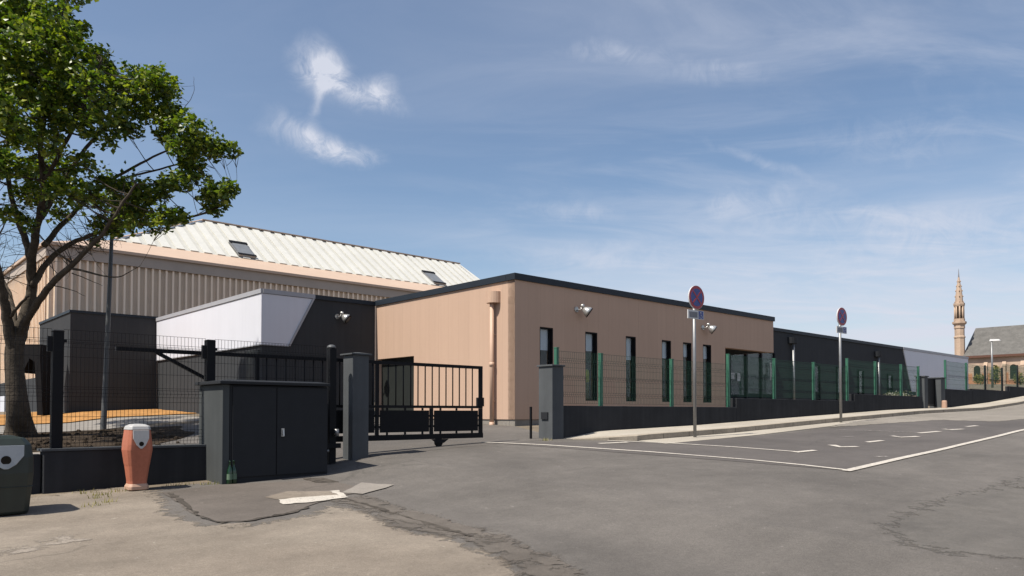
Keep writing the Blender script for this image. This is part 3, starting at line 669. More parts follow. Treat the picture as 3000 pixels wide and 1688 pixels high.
# ---- black block with white upper corner
t = thing('corner_building', 'black clad block with a white angled upper corner beside the beige building', 'building', (10, 22.41, -.3))
MB().box(10.0, 14.07, 22.41, 32.34, -1.0, 3.70).build('wall', M['dark'], t)
MB().box(9.95, 9.997, 22.405, 32.34, 2.12, 3.69).extrude([(9.951,22.36,2.12),(10.85,22.36,2.12),(11.68,22.36,3.69),(9.951,22.36,3.69)], (0,.043,0)).build('white_panel', M['white'], t)
MB().box(9.92, 9.999, 22.35, 32.34, 3.702, 3.84).box(10.0, 11.76, 22.33, 22.50, 3.702, 3.84).bar((10.87,22.345,2.11),(11.71,22.345,3.70),.05,.06).box(9.94, 10.86, 22.345, 22.40, 2.085, 2.118).box(9.94, 9.998, 22.401, 32.34, 2.085, 2.118).build('pale_trim', M['pale_trim'], t)
MB().box(11.77, 14.06, 22.35, 22.55, 3.702, 3.84).box(10.01, 14.06, 22.56, 32.3, 3.702, 3.74).build('roof_trim', M['navy'], t)
MB().box(9.97, 9.998, 22.60, 23.5, -.3, 1.95).build('door', M['door_dark'], t)
# ---- dark box further left
t = thing('dark_block', 'plain dark grey block at the left between tree and white walled building', 'building', (6.86, 32.36, 0))
MB().box(6.86, 9.99, 32.36, 37.9, -1.0, 3.80).build('wall', M['dark'], t)
MB().box(6.82, 10.0, 32.32, 37.9, 3.802, 3.90).build('roof_trim', M['navy'], t)
MB().box(6.835, 6.858, 33.6, 34.7, -.1, 2.1).build('door', M['dark_metal'], t)

# ---- sports hall
t = thing('sports_hall', 'large hall with ribbed tan walls and a white ribbed metal roof behind', 'building', (7.2, 38, 0))
mb = MB(); pit = .31
def ribbed(mb, axis, plane, out, a0, a1, h0, h1):
    P = (lambda a, p, h: (a, p, h)) if axis == 'v' else (lambda a, p, h: (p, a, h))
    a = a0; prof = []
    while a < a1: prof += [(a, plane), (a+.165, plane), (a+.235, plane+out), (a+.27, plane+out), (a+.30, plane)]; a += pit
    for (x, p), (y, q) in zip(prof, prof[1:]): mb.quad(P(x,p,h0), P(y,q,h0), P(y,q,h1), P(x,p,h1))
ribbed(mb, 'v', 38.0, -.085, 7.2, 36.4, -1.0, 7.40); ribbed(mb, 'u', 7.2, -.085, 38.0, 56.0, -1.0, 7.40)
mb.build('ribbed_wall', M['hangar_wall'], t)
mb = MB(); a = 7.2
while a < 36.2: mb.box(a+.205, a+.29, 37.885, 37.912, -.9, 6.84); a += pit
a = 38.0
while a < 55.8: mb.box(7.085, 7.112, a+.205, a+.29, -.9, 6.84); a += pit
mb.build('rib_light_strips', M['rib_light'], t)  # pale strips paint the sunlit edge onto each rib
MB().box(7.22, 36.38, 38.03, 56, -1.0, 7.39).build('inner_wall', M['hangar_wall'], t)
e, k, r_ = 7.47, 8.6, 11.35
mb = MB()
A4 = [(7.0,37.80),(36.6,37.80),(36.6,56.3),(7.0,56.3)]; B4 = [(10.5,41),(36.5,41),(36.5,53),(10.5,53)]
for i in range(4):
    j = (i+1) % 4; mb.quad((*A4[i],e), (*A4[j],e), (*B4[j],k), (*B4[i],k))
sk = mb.build('lower_roof', M['peach'], t)
MB().box(6.93, 36.65, 37.72, 37.797, e-.12, e+.012).box(6.93, 6.997, 37.80, 56.3, e-.12, e+.012).build('gutter', M['peach'], t)
MB().box(7.05, 36.42, 37.84, 37.882, 6.85, e-.03).box(7.04, 7.083, 37.885, 56, 6.85, e-.03).build('flashing', M['taupe'], t)
mb = MB(); C4 = [(16.4,45),(35.7,45),(35.7,49),(16.4,49)]
for i in range(4):
    j = (i+1) % 4; mb.quad((*B4[i],k), (*B4[j],k), (*C4[j],r_), (*C4[i],r_))
mb.quad(*[(*c, r_) for c in C4])
mb.build('roof_sheet', M['grey_sheet'], t); mb = MB()
nrm = Vector((0,-2.75,4)).normalized()
u = 10.9
while u < 36.2:                               # alternating raised sheets
    w = .21; t1 = min(1.0, max(.05, (u-w-10.5)/5.9)) if u < 16.7 else 1.0
    p0 = Vector((u,41,k)) + nrm*.015; p1 = Vector((min(u, 35.45), 41+4*t1, k+2.75*t1)) + nrm*.015
    mb.extrude([p0-Vector((w,0,0)), p0+Vector((w,0,0)), p1+Vector((w,0,0)), p1-Vector((w,0,0))], nrm*.045); u += .72
mb.build('upper_roof', M['white_sheet'], t)
mb = MB().bar((16.3,45.0,r_+.05),(35.75,45.0,r_+.05),.30,.06).bar((10.45,40.98,k+.04),(16.35,45,r_+.05),.22,.05)
u = 16.5
while u < 35.6: mb.bar((u,44.86,r_+.06),(u,45.05,r_+.085),.12,.03); u += .72
mb.build('ridge_cap', M['peach'], t)
for u0 in (16.95, 30.45):
    f = lambda s, q, o: Vector((s, 41+4*q, k+2.75*q)) + nrm*o
    a, b = .03, .40
    w = MB().extrude([f(u0,a,.02), f(u0+1.0,a,.02), f(u0+1.0,b,.02), f(u0,b,.02)], nrm*.14).build('roof_window', M['galv'], t)
    MB().extrude([f(u0+.1,a+.03,.161), f(u0+.9,a+.03,.161), f(u0+.9,b-.03,.161), f(u0+.1,b-.03,.161)], nrm*.012).build('pane', M['skylight'], w)
    MB().extrude([f(u0-.02,b-.05,.162), f(u0+1.02,b-.05,.162), f(u0+1.02,b,.162), f(u0-.02,b,.162)], nrm*.05).build('hood', M['black_metal'], w); MB().extrude([f(u0-.02,a,.162), f(u0+1.02,a,.162), f(u0+1.02,a+.04,.162), f(u0-.02,a+.04,.162)], nrm*.03).build('sill', M['black_metal'], w)
MB().box(7.0, 7.115, 38.05, 56, -1.0, 1.55).build('base_cladding', M['dark'], t)
MB().box(6.95, 6.998, 46.8, 49.4, -.8, .85).build('door', M['white'], t)
# black porch at the hall's left side
t = thing('entrance_porch', 'black angular entrance porch behind the tree trunk', 'porch', tuple(at(95,1215,27.6)))
dY = (Uy*.9, Ux*.9, 0)
P_ = lambda *q: [at(x, y, 27.6) for x, y in q]
MB().extrude(P_((58,1009),(119,1009),(117,1045),(101,1060),(86,1050),(66,1093),(60,1060)), dY).build('canopy', M['black_metal'], t)
MB().extrude(P_((101,1060.5),(117,1045.5),(125,1215),(109,1217)), dY).build('leg', M['black_metal'], t)

# ---- dark building further up the street
t = thing('far_building', 'long dark clad flat roofed building with a white end up the street', 'building', (28, 17.3, 0))
MB().box(24.85, 59.4, 17.30, 22.3, -.9, 3.75).build('wall', M['dark'], t)
MB().box(28.5, 47.55, 17.24, 17.5, 3.752, 3.90).build('roof_trim', M['navy'], t)
MB().extrude([(47.6,17.25,3.745),(59.42,17.25,3.745),(59.42,17.25,1.25),(48.85,17.25,1.25)], (0,.047,0)).build('white_panel', M['white'], t)
MB().box(47.56, 59.45, 17.22, 17.5, 3.752, 3.90).build('pale_trim', M['pale_trim'], t)
for u, h in ((33.8,3.55), (43.7,3.42)):
    d = MB().tube([(u,17.17,-.2),(u,17.17,h-.30)], .065, 10).build('downpipe', M['galv'], t)
    hp = [(u-.30*math.cos(math.pi*k/9), 17.297-.28*math.sin(math.pi*k/9)) for k in range(10)]
    MB().prism(hp, h-.3, h).build('hopper', M['dark_metal'], d)
for u0, u1, h0, h1 in ((36.0,36.7,.0,2.35), (38.6,39.3,.0,2.35), (41.2,41.9,.2,2.3), (45.2,45.9,.0,2.2)):
    w = MB().box(u0, u0+.06, 17.22, 17.298, h0, h1).box(u1-.06, u1, 17.22, 17.298, h0, h1).box(u0+.061, u1-.061, 17.22, 17.298, h1-.06, h1).box(u0+.061, u1-.061, 17.22, 17.298, h0, h0+.06).build('window', M['black_metal'], t)
    MB().box(u0+.062, u1-.062, 17.27, 17.296, h0+.061, h1-.061).build('pane', M['glass'], w)
d = MB().box(28.3, 28.38, 17.2, 17.298, -.5, 2.7).box(29.62, 29.74, 17.2, 17.298, -.5, 2.7).box(30.9, 31.0, 17.2, 17.298, -.5, 2.7).box(32.1, 32.2, 17.2, 17.298, -.5, 2.7).box(28.381, 32.09, 17.21, 17.298, 2.701, 2.80).build('entrance_door', M['dark_metal'], t)
for a, b in ((28.385,29.615), (29.745,30.895), (31.005,32.095)): MB().box(a, b, 17.26, 17.29, -.4, 2.695).build('pane', M['glass'], d)
MB().box(31.62, 31.70, 17.16, 17.195, 1.45, 2.25).build('handle', M['lamp_steel'], d)
MB().box(28.45, 28.72, 17.245, 17.258, 1.42, 1.68).build('notice', M['white_sign'], d); MB().box(28.95, 29.2, 17.245, 17.258, 1.35, 1.68).build('notice', M['white_sign'], d)

# ---- floodlights
def flood(u, v, h, label):
    t = thing('floodlight', label, 'floodlight', (u, v, h), 'silver floodlights on the building walls')
    MB().tube([(u,v-.001,h),(u,v-.03,h)], .085, 14).tube([(u,v-.03,h-.03),(u+.03,v-.16,h-.01),(u+.07,v-.20,h+.09)], .022, 8).build('bracket', M['lamp_steel'], t)
    c = Vector((u+.07, v-.20, h+.10))
    MB().rings([[tuple(c+Vector((math.cos(a*math.pi/6)*.062*math.sin(b*math.pi/6), math.sin(a*math.pi/6)*.062*math.sin(b*math.pi/6), -.062*math.cos(b*math.pi/6)))) for a in range(12)] for b in range(1, 6)], smooth=True).build('joint', M['lamp_steel'], t)
    d = Vector((.55,-.60,-.58)).normalized(); p = Vector((u+.08, v-.22, h+.02))
    hd = MB().tube([p, p+d*.06, p+d*.16, p+d*.22], [.05,.10,.155,.16], 18).build('head', M['lamp_steel'], t)
    MB().tube([p+d*.221, p+d*.235], [.166,.166], 18).build('bezel', M['black_metal'], hd)
    MB().tube([p+d*.236, p+d*.242], [.115,.115], 18).build('lens', M['pole'], hd)
flood(16.60, 15.268, 3.08, 'silver floodlight on the beige wall near its sunlit corner')
flood(23.30, 15.268, 3.05, 'silver floodlight on the beige wall behind the nearer road sign')
flood(12.60, 22.408, 3.20, 'silver floodlight on the black wall left of the beige building')

# ---- no parking signs
def road_sign(u, v, hc, top_h, label):
    z = g(u, v); t = thing('road_sign', label, 'sign', (u, v, z-.05), 'no stopping signs along the kerb')
    t.rotation_euler = (0, 0, ROT - R(5))
    MB().tube([(u,v,z-.05),(u,v,hc+.26)], .038, 12).build('pole', M['galv'], t)
    def disc(r, y0, y1, m, name, par):
        a = [(u+r*math.cos(2*math.pi*k/32), v+y0, hc+r*math.sin(2*math.pi*k/32)) for k in range(32)]
        return MB().extrude(a, (0, y1-y0, 0)).build(name, m, par)
    f = disc(.275, -.075, -.045, M['white_sign'], 'sign_face', t)
    disc(.268, -.079, -.0755, M['red_sign'], 'red_ring', f); disc(.205, -.083, -.0795, M['blue_sign'], 'blue_field', f)
    mb = MB()
    mb.bar((u-.14,v-.0855,hc-.14),(u+.14,v-.0855,hc+.14),.004,.036)
    mb.bar((u-.14,v-.0865,hc+.14),(u+.14,v-.0865,hc-.14),.004,.036); mb.build('red_cross', M['red_sign'], f)
    a = hc-.30
    p = MB().box(u-.30, u+.26, v-.07, v-.045, a-.20, a).build('sub_plate', M['white_sign'], t)
    MB().box(u-.26, u+.03, v-.0735, v-.0705, a-.17, a-.04).build('grey_print', M['grey_sign'], p)
    MB().box(u+.07, u+.24, v-.0735, v-.0705, a-.19, a-.01).build('blue_square', M['blue_sign'], p)
    s = MB(); q = v-.0745
    s.extrude([(u+.145+.018*math.cos(k*math.pi/5), q, a-.045+.018*math.sin(k*math.pi/5)) for k in range(10)], (0,-.001,0))
    s.bar((u+.145,q,a-.065),(u+.15,q,a-.115),.003,.018).bar((u+.15,q,a-.115),(u+.19,q,a-.115),.003,.014).bar((u+.19,q,a-.115),(u+.205,q,a-.165),.003,.014)
    for k in range(14):
        x, y = math.pi*(.75+1.1*k/14), math.pi*(.75+1.1*(k+1)/14)
        s.bar((u+.15+.045*math.cos(x),q,a-.13+.045*math.sin(x)),(u+.15+.045*math.cos(y),q,a-.13+.045*math.sin(y)),.003,.01)
    s.build('wheelchair_symbol', M['white_sign'], p)
road_sign(14.82, 9.93, 2.65, 0, 'red and blue no stopping sign on a grey pole, nearer of two')
road_sign(22.5, 9.95, 2.87, 0, 'small dark looking no stopping sign on a pole farther up the pavement')

# ---- litter bins
def litter_bin(name, label, cat, u, v, prof, body, shield, sh, foot):
    z = g(u, v)+.012; t = thing(name, label, cat, (u, v, z), 'plastic recycling bins by the street')
    def ring(w, d, h): 
        c = .24*min(w, d)
        return [(u+x, v+y, z+h) for x, y in ((-w+c,-d),(w-c,-d),(w,-d+c),(w,d-c),(w-c,d),(-w+c,d),(-w,d-c),(-w,-d+c))]
    b = MB().rings([ring(*p) for p in prof]).build('body', body, t, .008)
    (w0, d0, ha), (w1, d1, hb) = sh['top'], sh['bot']; wt = sh['w']
    def fr(x, s, o=0): return (u+x, v-(d0+(d1-d0)*s)-.006-o, z+ha+(hb-ha)*s)
    pts = [fr(-wt, 0), fr(wt, 0), fr(wt*.98, .45), fr(wt*.55, .82), fr(wt*.12, 1.0), fr(-wt*.12, 1.0), fr(-wt*.55, .82), fr(-wt*.98, .45)]
    s = MB().extrude(pts, (0,-.018,0)).build('funnel_shield', shield, t, .003)
    cx = fr(0, sh['hole'], .019); r = sh['r']
    MB().extrude([(cx[0]+r*math.cos(k*math.pi/10), cx[1], cx[2]+r*math.sin(k*math.pi/10)) for k in range(20)], (0,-.003,0)).build('hole', M['void'], s)
    if foot: MB().rings([ring(*p) for p in foot]).build('foot', M['orange_pale'], t, .01)
    return t, ring, z
prof = [(.108,.11,.075),(.108,.11,.12),(.130,.135,.32),(.134,.138,.335),(.138,.142,.36),(.160,.165,.53),(.157,.165,.60),(.136,.145,.80)]
t, ring, z = litter_bin('litter_bin', 'faded orange litter bin with a grey white top beside the low wall', 'bin', *gp(400,1437), prof, M['orange'],
    M['shield'], dict(top=(.16,.148,.795), bot=(.2,.168,.55), w=.100, hole=.74, r=.030), [(.128,.13,0),(.128,.13,.045),(.108,.11,.085)])
MB().rings([ring(.141,.15,.80), ring(.128,.138,.845), ring(.08,.09,.872), ring(.025,.03,.878)], smooth=False).build('top_cap', M['shield'], t, .006)
prof = [(.225,.25,0),(.24,.265,.03),(.26,.285,.28),(.262,.288,.30),(.275,.30,.45),(.27,.295,.62),(.25,.27,.76),(.20,.22,.83),(.09,.10,.86)]
t, ring, z = litter_bin('recycling_bin', 'dark green recycling bin with a steel funnel front at the left edge', 'bin', *gp(0,1507), prof, M['bin_green'],
    M['bin_funnel'], dict(top=(.2,.278,.755), bot=(.3,.303,.50), w=.17, hole=.62, r=.048), None)
MB().rings([ring(.266,.292,.295), ring(.270,.296,.30), ring(.266,.292,.305)], cap=False).build('seam', M['bin_green'], t)
w = t['base']; MB().box(w[0]+.268, w[0]+.30, w[1]-.06, w[1]+.02, w[2]+.50, w[2]+.58).build('lock', M['pole'], t)

# ---- lamp posts
b0 = gp(303, 1259); P0 = Vector((*b0, g(*b0))); yb = W(*b0).y
top = at(332, 590, yb); t = thing('lamp_post', 'slim grey lamp post with a globe lantern rising through the tree', 'lamp post', tuple(P0))
MB().tube([P0-Vector((0,0,.1)), P0+Vector((0,0,.02)), P0+(top-P0)*.5, top], [.085,.08,.062,.045], 10).build('post', M['pole'], t)
h1 = at(378, 612, yb-.1); MB().tube([top, top*.6+h1*.4+Vector((0,0,.12)), h1+Vector((0,0,.10))], .025, 8).build('arm', M['pole'], t)
MB().rings([[tuple(h1+Vector((math.cos(a*math.pi/6)*.17*math.sin(b*math.pi/8), math.sin(a*math.pi/6)*.17*math.sin(b*math.pi/8), -.17*math.cos(b*math.pi/8)))) for a in range(12)] for b in range(1, 8)], smooth=True).build('globe', M['lamp_glass'], t)
u, v = 68.9, 18.3
t = thing('street_lamp', 'thin pale street lamp standing before the church roof', 'lamp post', (u, v, g(u, v)))
MB().tube([(u,v,g(u,v)-.1),(u,v,5.7)], [.09,.06], 8).build('post', M['galv'], t)
MB().extrude([(u-.1,v-.6,5.7),(u-.1,v+.15,5.7),(u-.06,v+.1,5.86),(u-.06,v-.5,5.82)], (.25,0,0)).build('lantern', M['white_sign'], t)

# ---- church
cu = 105.0
t = thing('church', 'pale orange brick church with a grey slate roof and slender stone turret', 'church', (cu, 28, 3.4))
MB().box(cu, cu+10, 8, 30.75, 1.5, 6.9).prism([(cu,30.75),(cu+10,30.75),(cu+10,30.76),(cu,30.76)], 1.5, 6.9).build('wall', M['brick'], t)
MB().extrude([(cu+.1,30.7,6.9),(cu+9.9,30.7,6.9),(cu+5,30.7,10.5)], (0,.05,0)).build('gable', M['brick'], t)
MB().extrude([(cu-.35,31.0,6.75),(cu+5,31.0,10.7),(cu+10.35,31.0,6.75),(cu+10.35,31.0,6.95),(cu+5,31.0,10.9),(cu-.35,31.0,6.95)], (0,-23,0)).build('roof', M['slate'], t)
MB().box(cu-.42, cu-.352, 8, 31.02, 6.70, 6.98).build('gutter', M['brown'], t)
def arch(v0, w, h0, h1, grow=0):
    r = w/2; p = [(cu, v0-r-grow, h0), (cu, v0+r+grow, h0)]
    for k in range(9):
        a = math.pi*k/8; p.append((cu, v0+(r+grow)*math.cos(a), h1-r+(r+grow)*math.sin(a)))
    return p
for v0 in (29.5, 27.6, 25.65, 23.7):
    w = MB().extrude(arch(v0, .72, 3.9, 5.75, .16), (-.06,0,0)).build('window', M['stone'], t)
    MB().extrude([(p[0]-.061, p[1], p[2]) for p in arch(v0, .72, 4.0, 5.75)], (-.012,0,0)).build('pane', M['void'], w)
for v0 in (28.55, 26.6, 24.7): MB().box(cu-.30, cu-.003, v0-.18, v0+.18, 1.5, 5.6).prism([(cu-.34,v0-.22),(cu-.003,v0-.22),(cu-.003,v0+.22),(cu-.34,v0+.22)], 5.602, 6.15, [(cu-.05,v0-.2),(cu-.003,v0-.2),(cu-.003,v0+.2),(cu-.05,v0+.2)]).build('buttress', M['stone'], t)
tu, tv = cu+.2, 31.45
def oct_(r, h, n=8): return [(tu+r*math.cos(math.pi*(k+.5)/4), tv+r*math.sin(math.pi*(k+.5)/4), h) for k in range(n)]
tw = MB().rings([oct_(.58, 1.5), oct_(.58, 9.3), oct_(.64, 9.35), oct_(.64, 9.5), oct_(.55, 9.6), oct_(.55, 10.5), oct_(.62, 10.55), oct_(.60, 10.95), oct_(.80, 11.15), oct_(.80, 11.38), oct_(.64, 11.42)]).build('turret', M['stone'], t)
mb = MB()
for k in range(8):
    a = math.pi*(k+.5)/4; x, y = tu+.48*math.cos(a), tv+.48*math.sin(a); mb.tube([(x,y,11.42),(x,y,13.5)], .10, 6)
mb.rings([oct_(.62, 11.43), oct_(.62, 11.75)]).rings([oct_(.58, 13.3), oct_(.64, 13.5), oct_(.64, 13.72), oct_(.5, 13.76)])
bf = mb.build('belfry', M['stone'], tw)
MB().rings([oct_(.36, 11.75), oct_(.36, 13.3)]).build('opening', M['void'], bf)
mb = MB().rings([oct_(.44, 13.77), oct_(.40, 14.6), oct_(.31, 15.4), oct_(.18, 16.3), oct_(.09, 17.0)])
for h, r in ((13.8,.47),(14.5,.43),(15.2,.36),(15.8,.27),(16.4,.18)):
    for k in range(0, 8, 2):
        a = math.pi*(k+.5)/4; c = Vector((tu+r*math.cos(a), tv+r*math.sin(a), h)); mb.tube([c, c+Vector((0,0,.22))], [.07,.02], 5)
sp = mb.build('spire', M['stone'], tw)
MB().rings([oct_(.085, 17.01), oct_(.05, 17.5), oct_(.015, 18.1)]).build('spire_cap', M['lead'], sp)

# shrubs below the church
def leaf_cloud(mb, c, rad, n, size, rnd, squash=1.0, hollow=.35):
    for i in range(n):
        while True:
            d = Vector((rnd.uniform(-1,1), rnd.uniform(-1,1), rnd.uniform(-1,1)))
            if .02 < d.length <= 1: break
        if d.length < hollow and rnd.random() < .6: d = d.normalized()*rnd.uniform(hollow, 1)
        p = Vector(c) + Vector((d.x*rad[0], d.y*rad[1], d.z*rad[2]*squash))
        s = size*rnd.uniform(.6, 1.25)
        x = Vector((rnd.gauss(0,1), rnd.gauss(0,1), rnd.gauss(-.35,.6))).normalized()
        y = x.cross(Vector((rnd.gauss(0,.6), rnd.gauss(0,.6), 1))).normalized(); z = x.cross(y)
        n0 = len(mb.v); w = s*rnd.uniform(.34, .46)
        mb.v += [tuple(p), tuple(p+x*s*.45+y*w+z*w*.3), tuple(p+x*s), tuple(p+x*s*.45-y*w+z*w*.3)]
        mb.f += [(n0, n0+1, n0+2), (n0, n0+2, n0+3)]; mb.sm += [False, False]
rnd = random.Random(5)
for i, (pxl, lab) in enumerate(((2872,'leftmost yellowish shrub before the church wall'), (2918,'taller yellow green shrub under the second arched church window'), (2990,'olive shrub before the church wall at the right edge'))):
    r = (pxl-1500)/F; cu2 = 84.0; v2 = cu2*(Ux-Uy*r)/(Uy+Ux*r); z = g(cu2, v2)
    t = thing('shrub', lab, 'shrub', (cu2, v2, z), 'shrubs below the church wall')
    hgt = (1.0, 1.75, 1.1)[i]; mb = MB(); leaf_cloud(mb, (cu2, v2, z+hgt*.55), (.55,.6,hgt*.55), 420, .16, rnd); mb.build('foliage', M['shrub'], t, fix=False)
    mb = MB()
    for k in range(5): mb.tube([(cu2,v2,z-.05),(cu2+rnd.uniform(-.25,.25),v2+rnd.uniform(-.25,.25),z+hgt*.8)], [.02,.006], 5)
    mb.build('stem', M['bark'], t)
# low planting on top of the wall by the far end of the green fence
t = thing('wall_plant', 'low grey green plants behind the wall top near the far gate', 'plant', (31.6, 11.9, .3)); mb = MB()
for k in range(7): leaf_cloud(mb, (31.2+.35*k, 11.95, .62+rnd.uniform(-.05,.12)), (.28,.2,.22), 90, .07, rnd)
mb.build('foliage', leaf_mat('grey_green_leaves', [(0,(.10,.10,.08)),(.6,(.20,.20,.17)),(1,(.38,.37,.33))]), t, fix=False)
mb = MB()
for k in range(7): mb.tube([(31.2+.35*k,11.95,-.4),(31.2+.35*k,11.95,.6)], .012, 5)
mb.build('stem', M['bark'], t)
# weeds along the foot of the wall and in the cracks
mb = MB(); rnd = random.Random(9)
spots = [gp(x, y) for x, y in ((436,1416),(300,1452),(285,1462),(310,1475),(275,1485),(520,1424),(610,1421),(250,1448),(1030,1330),(1600,1292),(350,1442),(1665,1268),(2060,1250))]
for (u, v) in spots:
    for k in range(26):
        a = rnd.uniform(0, 6.28); L = rnd.uniform(.02, .09); p = Vector((u+rnd.gauss(0,.07), v+rnd.gauss(0,.04), g(u,v)+.005)); d = Vector((math.cos(a)*.5, math.sin(a)*.5, 1)).normalized()*L
        q = Vector((-math.sin(a), math.cos(a), 0))*.006; n0 = len(mb.v)
        mb.v += [tuple(p-q), tuple(p+q), tuple(p+d)]; mb.f.append((n0, n0+1, n0+2)); mb.sm.append(False)
w = mb.build('weeds', M['weed'], None, base=(0,0,0), fix=False); tag(w, 'dry weeds growing in cracks along the wall foot', 'weeds', None, 'stuff')
# clods, dead leaves and stones of the bed
mb = MB(); rnd = random.Random(21)
for k in range(900):
    u = rnd.uniform(-6, 6.3); v = rnd.uniform(17.7, 23.0)
    if rnd.random() < .25: v = rnd.uniform(11.7, 17.5)
    s = rnd.uniform(.02, .085); z = g(u, v)+.02
    mb.rings([[(u+s*math.cos(a*1.256+k)*rnd.uniform(.7,1.2)*q, v+s*math.sin(a*1.256+k)*rnd.uniform(.7,1.2)*q, z+hh*s) for a in range(5)] for q, hh in ((1,-.2),(.9,.4),(.4,.8))])
w = mb.build('soil_clods', M['soil'], None, fix=False); tag(w, 'clods and dead leaves scattered over the bare soil bed', 'soil', None, 'stuff')
# ================================================================ TREE
TY = 18.3
rt = gp(60, 1277); TB = Vector((*rt, g(*rt)))
tree = thing('street_tree', 'leafy broad crowned tree with a grey trunk behind the wire fence', 'tree', tuple(TB))
rnd = random.Random(42)
tb = MB(); limbs = []
def limb(pts, r0, r1, seg=8):
    P = [at(x, y, TY+d) for x, y, d in pts]
    Q = []                                       # smooth the run of points
    for i in range(len(P)-1):
        a = P[max(i-1,0)]; b = P[i]; c = P[i+1]; e = P[min(i+2,len(P)-1)]
        for k in range(4):
            s = k/4; Q.append(.5*((2*b)+(c-a)*s+(2*a-5*b+4*c-e)*s*s+(3*b-a-3*c+e)*s**3))
    Q.append(P[-1])
    Q = [q + Vector((rnd.uniform(-1,1), rnd.uniform(-1,1), 0))*.018*(i > 0) for i, q in enumerate(Q)]
    n = len(Q); rad = [r0+(r1-r0)*(i/(n-1))**.8 for i in range(n)]
    tb.tube(Q, rad, seg); limbs.append(list(zip(Q, rad)))
P = [TB-Vector((0,0,.15)), TB+Vector((0,0,.12))] + [at(x, y, TY) for x, y in ((55,1225),(49,1160),(43,1090),(41,1040),(46,1000),(50,965),(52,940))]
tb.tube(P, [.46,.34,.27,.225,.205,.205,.20,.14,.04], 14); limbs.append(list(zip(P[2:6], [.27,.225,.205,.205])))
limb([(40,1060,0),(34,1005,-.1),(20,930,-.3),(8,860,-.5),(-15,760,-.8),(-40,640,-1.2),(-60,480,-1.5)], .16, .05)
limb([(42,1055,0),(54,1000,.1),(72,930,.2),(92,850,.3),(92,760,.1),(110,660,0),(128,560,-.3),(120,430,-.6),(135,290,-.8),(150,120,-1)], .18, .03)
limb([(92,760,.1),(70,690,.4),(40,600,.6),(20,480,.8),(30,330,.8),(40,150,.6)], .10, .03)
limb([(50,1005,0),(66,962,-.1),(100,900,-.5),(150,835,-.9),(200,785,-1.2),(252,735,-1.4),(300,685,-1.6),(350,610,-1.8),(400,540,-1.8)], .12, .025)
limb([(96,840,.2),(130,780,.3),(190,725,.4),(265,690,.3),(350,668,.1),(450,655,-.2),(540,640,-.5),(610,620,-.6),(668,592,-.7)], .085, .014)
limb([(128,720,.2),(180,660,.6),(240,600,1.0),(310,540,1.3),(390,490,1.5),(470,450,1.5),(560,410,1.3)], .075, .018)
limb([(118,640,0),(165,560,.5),(220,480,.9),(290,390,1.2),(370,320,1.3),(450,260,1.2),(515,235,1.0)], .075, .015)
limb([(125,540,-.3),(180,440,-.8),(230,340,-1.2),(265,250,-1.4),(300,170,-1.4)], .06, .015)
limb([(300,545,1.2),(370,520,1.0),(450,500,.8),(530,480,.5),(600,470,.3),(650,440,.2)], .035, .012)
limb([(200,785,-1.2),(250,795,-1.3),(300,808,-1.4),(345,812,-1.5),(380,798,-1.5),(410,778,-1.5)], .030, .006)
limb([(150,835,-.9),(210,850,-1.0),(250,868,-1.1)], .016, .004)
limb([(210,800,-1.2),(265,822,-1.0),(300,838,-.9)], .014, .004)
limb([(28,930,-.3),(60,890,-.6),(84,868,-.8)], .05, .02)
limb([(46,1010,0),(46,960,.1),(36,890,.4),(15,830,.7),(-20,790,1.0)], .07, .03)
limb([(520,645,-.5),(580,632,-.5),(640,610,-.6),(690,560,-.6)], .016, .005)
limb([(530,330,1.0),(552,300,.8),(568,262,.7),(566,225,.6)], .010, .003)
C = [(15,30,62),(80,20,58),(150,35,52),(205,85,42),(240,78,26),(60,100,60),(130,110,55),(185,125,38),(20,170,60),(90,190,58),(160,190,55),(225,180,50),(285,170,42),(308,200,30),
     (30,250,58),(100,270,58),(180,260,60),(250,240,55),(330,252,50),(400,228,42),(455,222,38),(505,252,34),(20,330,55),(150,340,55),(230,330,60),(310,320,60),(390,305,52),(445,278,44),
     (60,400,48),(140,420,50),(220,400,52),(300,385,50),(375,372,40),(440,338,42),(505,335,44),(555,375,44),(585,425,42),(530,425,42),(480,395,34),(645,432,32),(676,428,18),
     (30,480,48),(100,500,48),(170,495,46),(240,470,36),(560,492,40),(515,522,36),(470,548,34),(425,566,36),(370,552,36),(320,530,30),(30,560,40),(100,570,42),(180,560,42),(250,560,36),
     (310,590,40),(370,606,38),(640,568,40),(675,556,24),(608,566,28),(612,606,24),(640,610,22),(420,632,36),(480,634,34),(535,640,24),(365,640,34),(305,650,32),(330,676,20),(285,695,16),(75,640,24),(20,620,26),(170,620,22),
     (-60,60,80),(-70,200,90),(-60,340,80),(-70,470,80),(-150,120,90),(-160,280,100),(-150,430,90),(-240,220,90),(-250,360,90),(-140,560,60),(-60,580,50),
     (30,-70,80),(130,-80,70),(210,-30,50),(-70,-90,90),(60,-170,80),(-60,-200,80),(-180,-20,90)]
lv = MB()
allp = [(q, r) for L in limbs for q, r in L]
def nearest(c):
    best = None
    for q, r in allp:
        if rnd.random() < .6: continue
        d = (q-c).length + max(0, q.z-c.z)*.6
        if r < .1 and (best is None or d < best[0]): best = (d, q, r)
    return best[1], best[2]
def twig(a, b, r0, r1, sag=.12):
    m = (a+b)/2 + Vector((rnd.uniform(-.15,.15), rnd.uniform(-.15,.15), -sag*(b-a).length + rnd.uniform(-.1,.1)))
    pts = [a*(1-s)**2 + m*2*s*(1-s) + b*s*s for s in (0,.2,.4,.6,.8,1)]
    tb.tube(pts, [r0+(r1-r0)*s for s in (0,.2,.4,.6,.8,1)], 5, cap=False)
    return pts
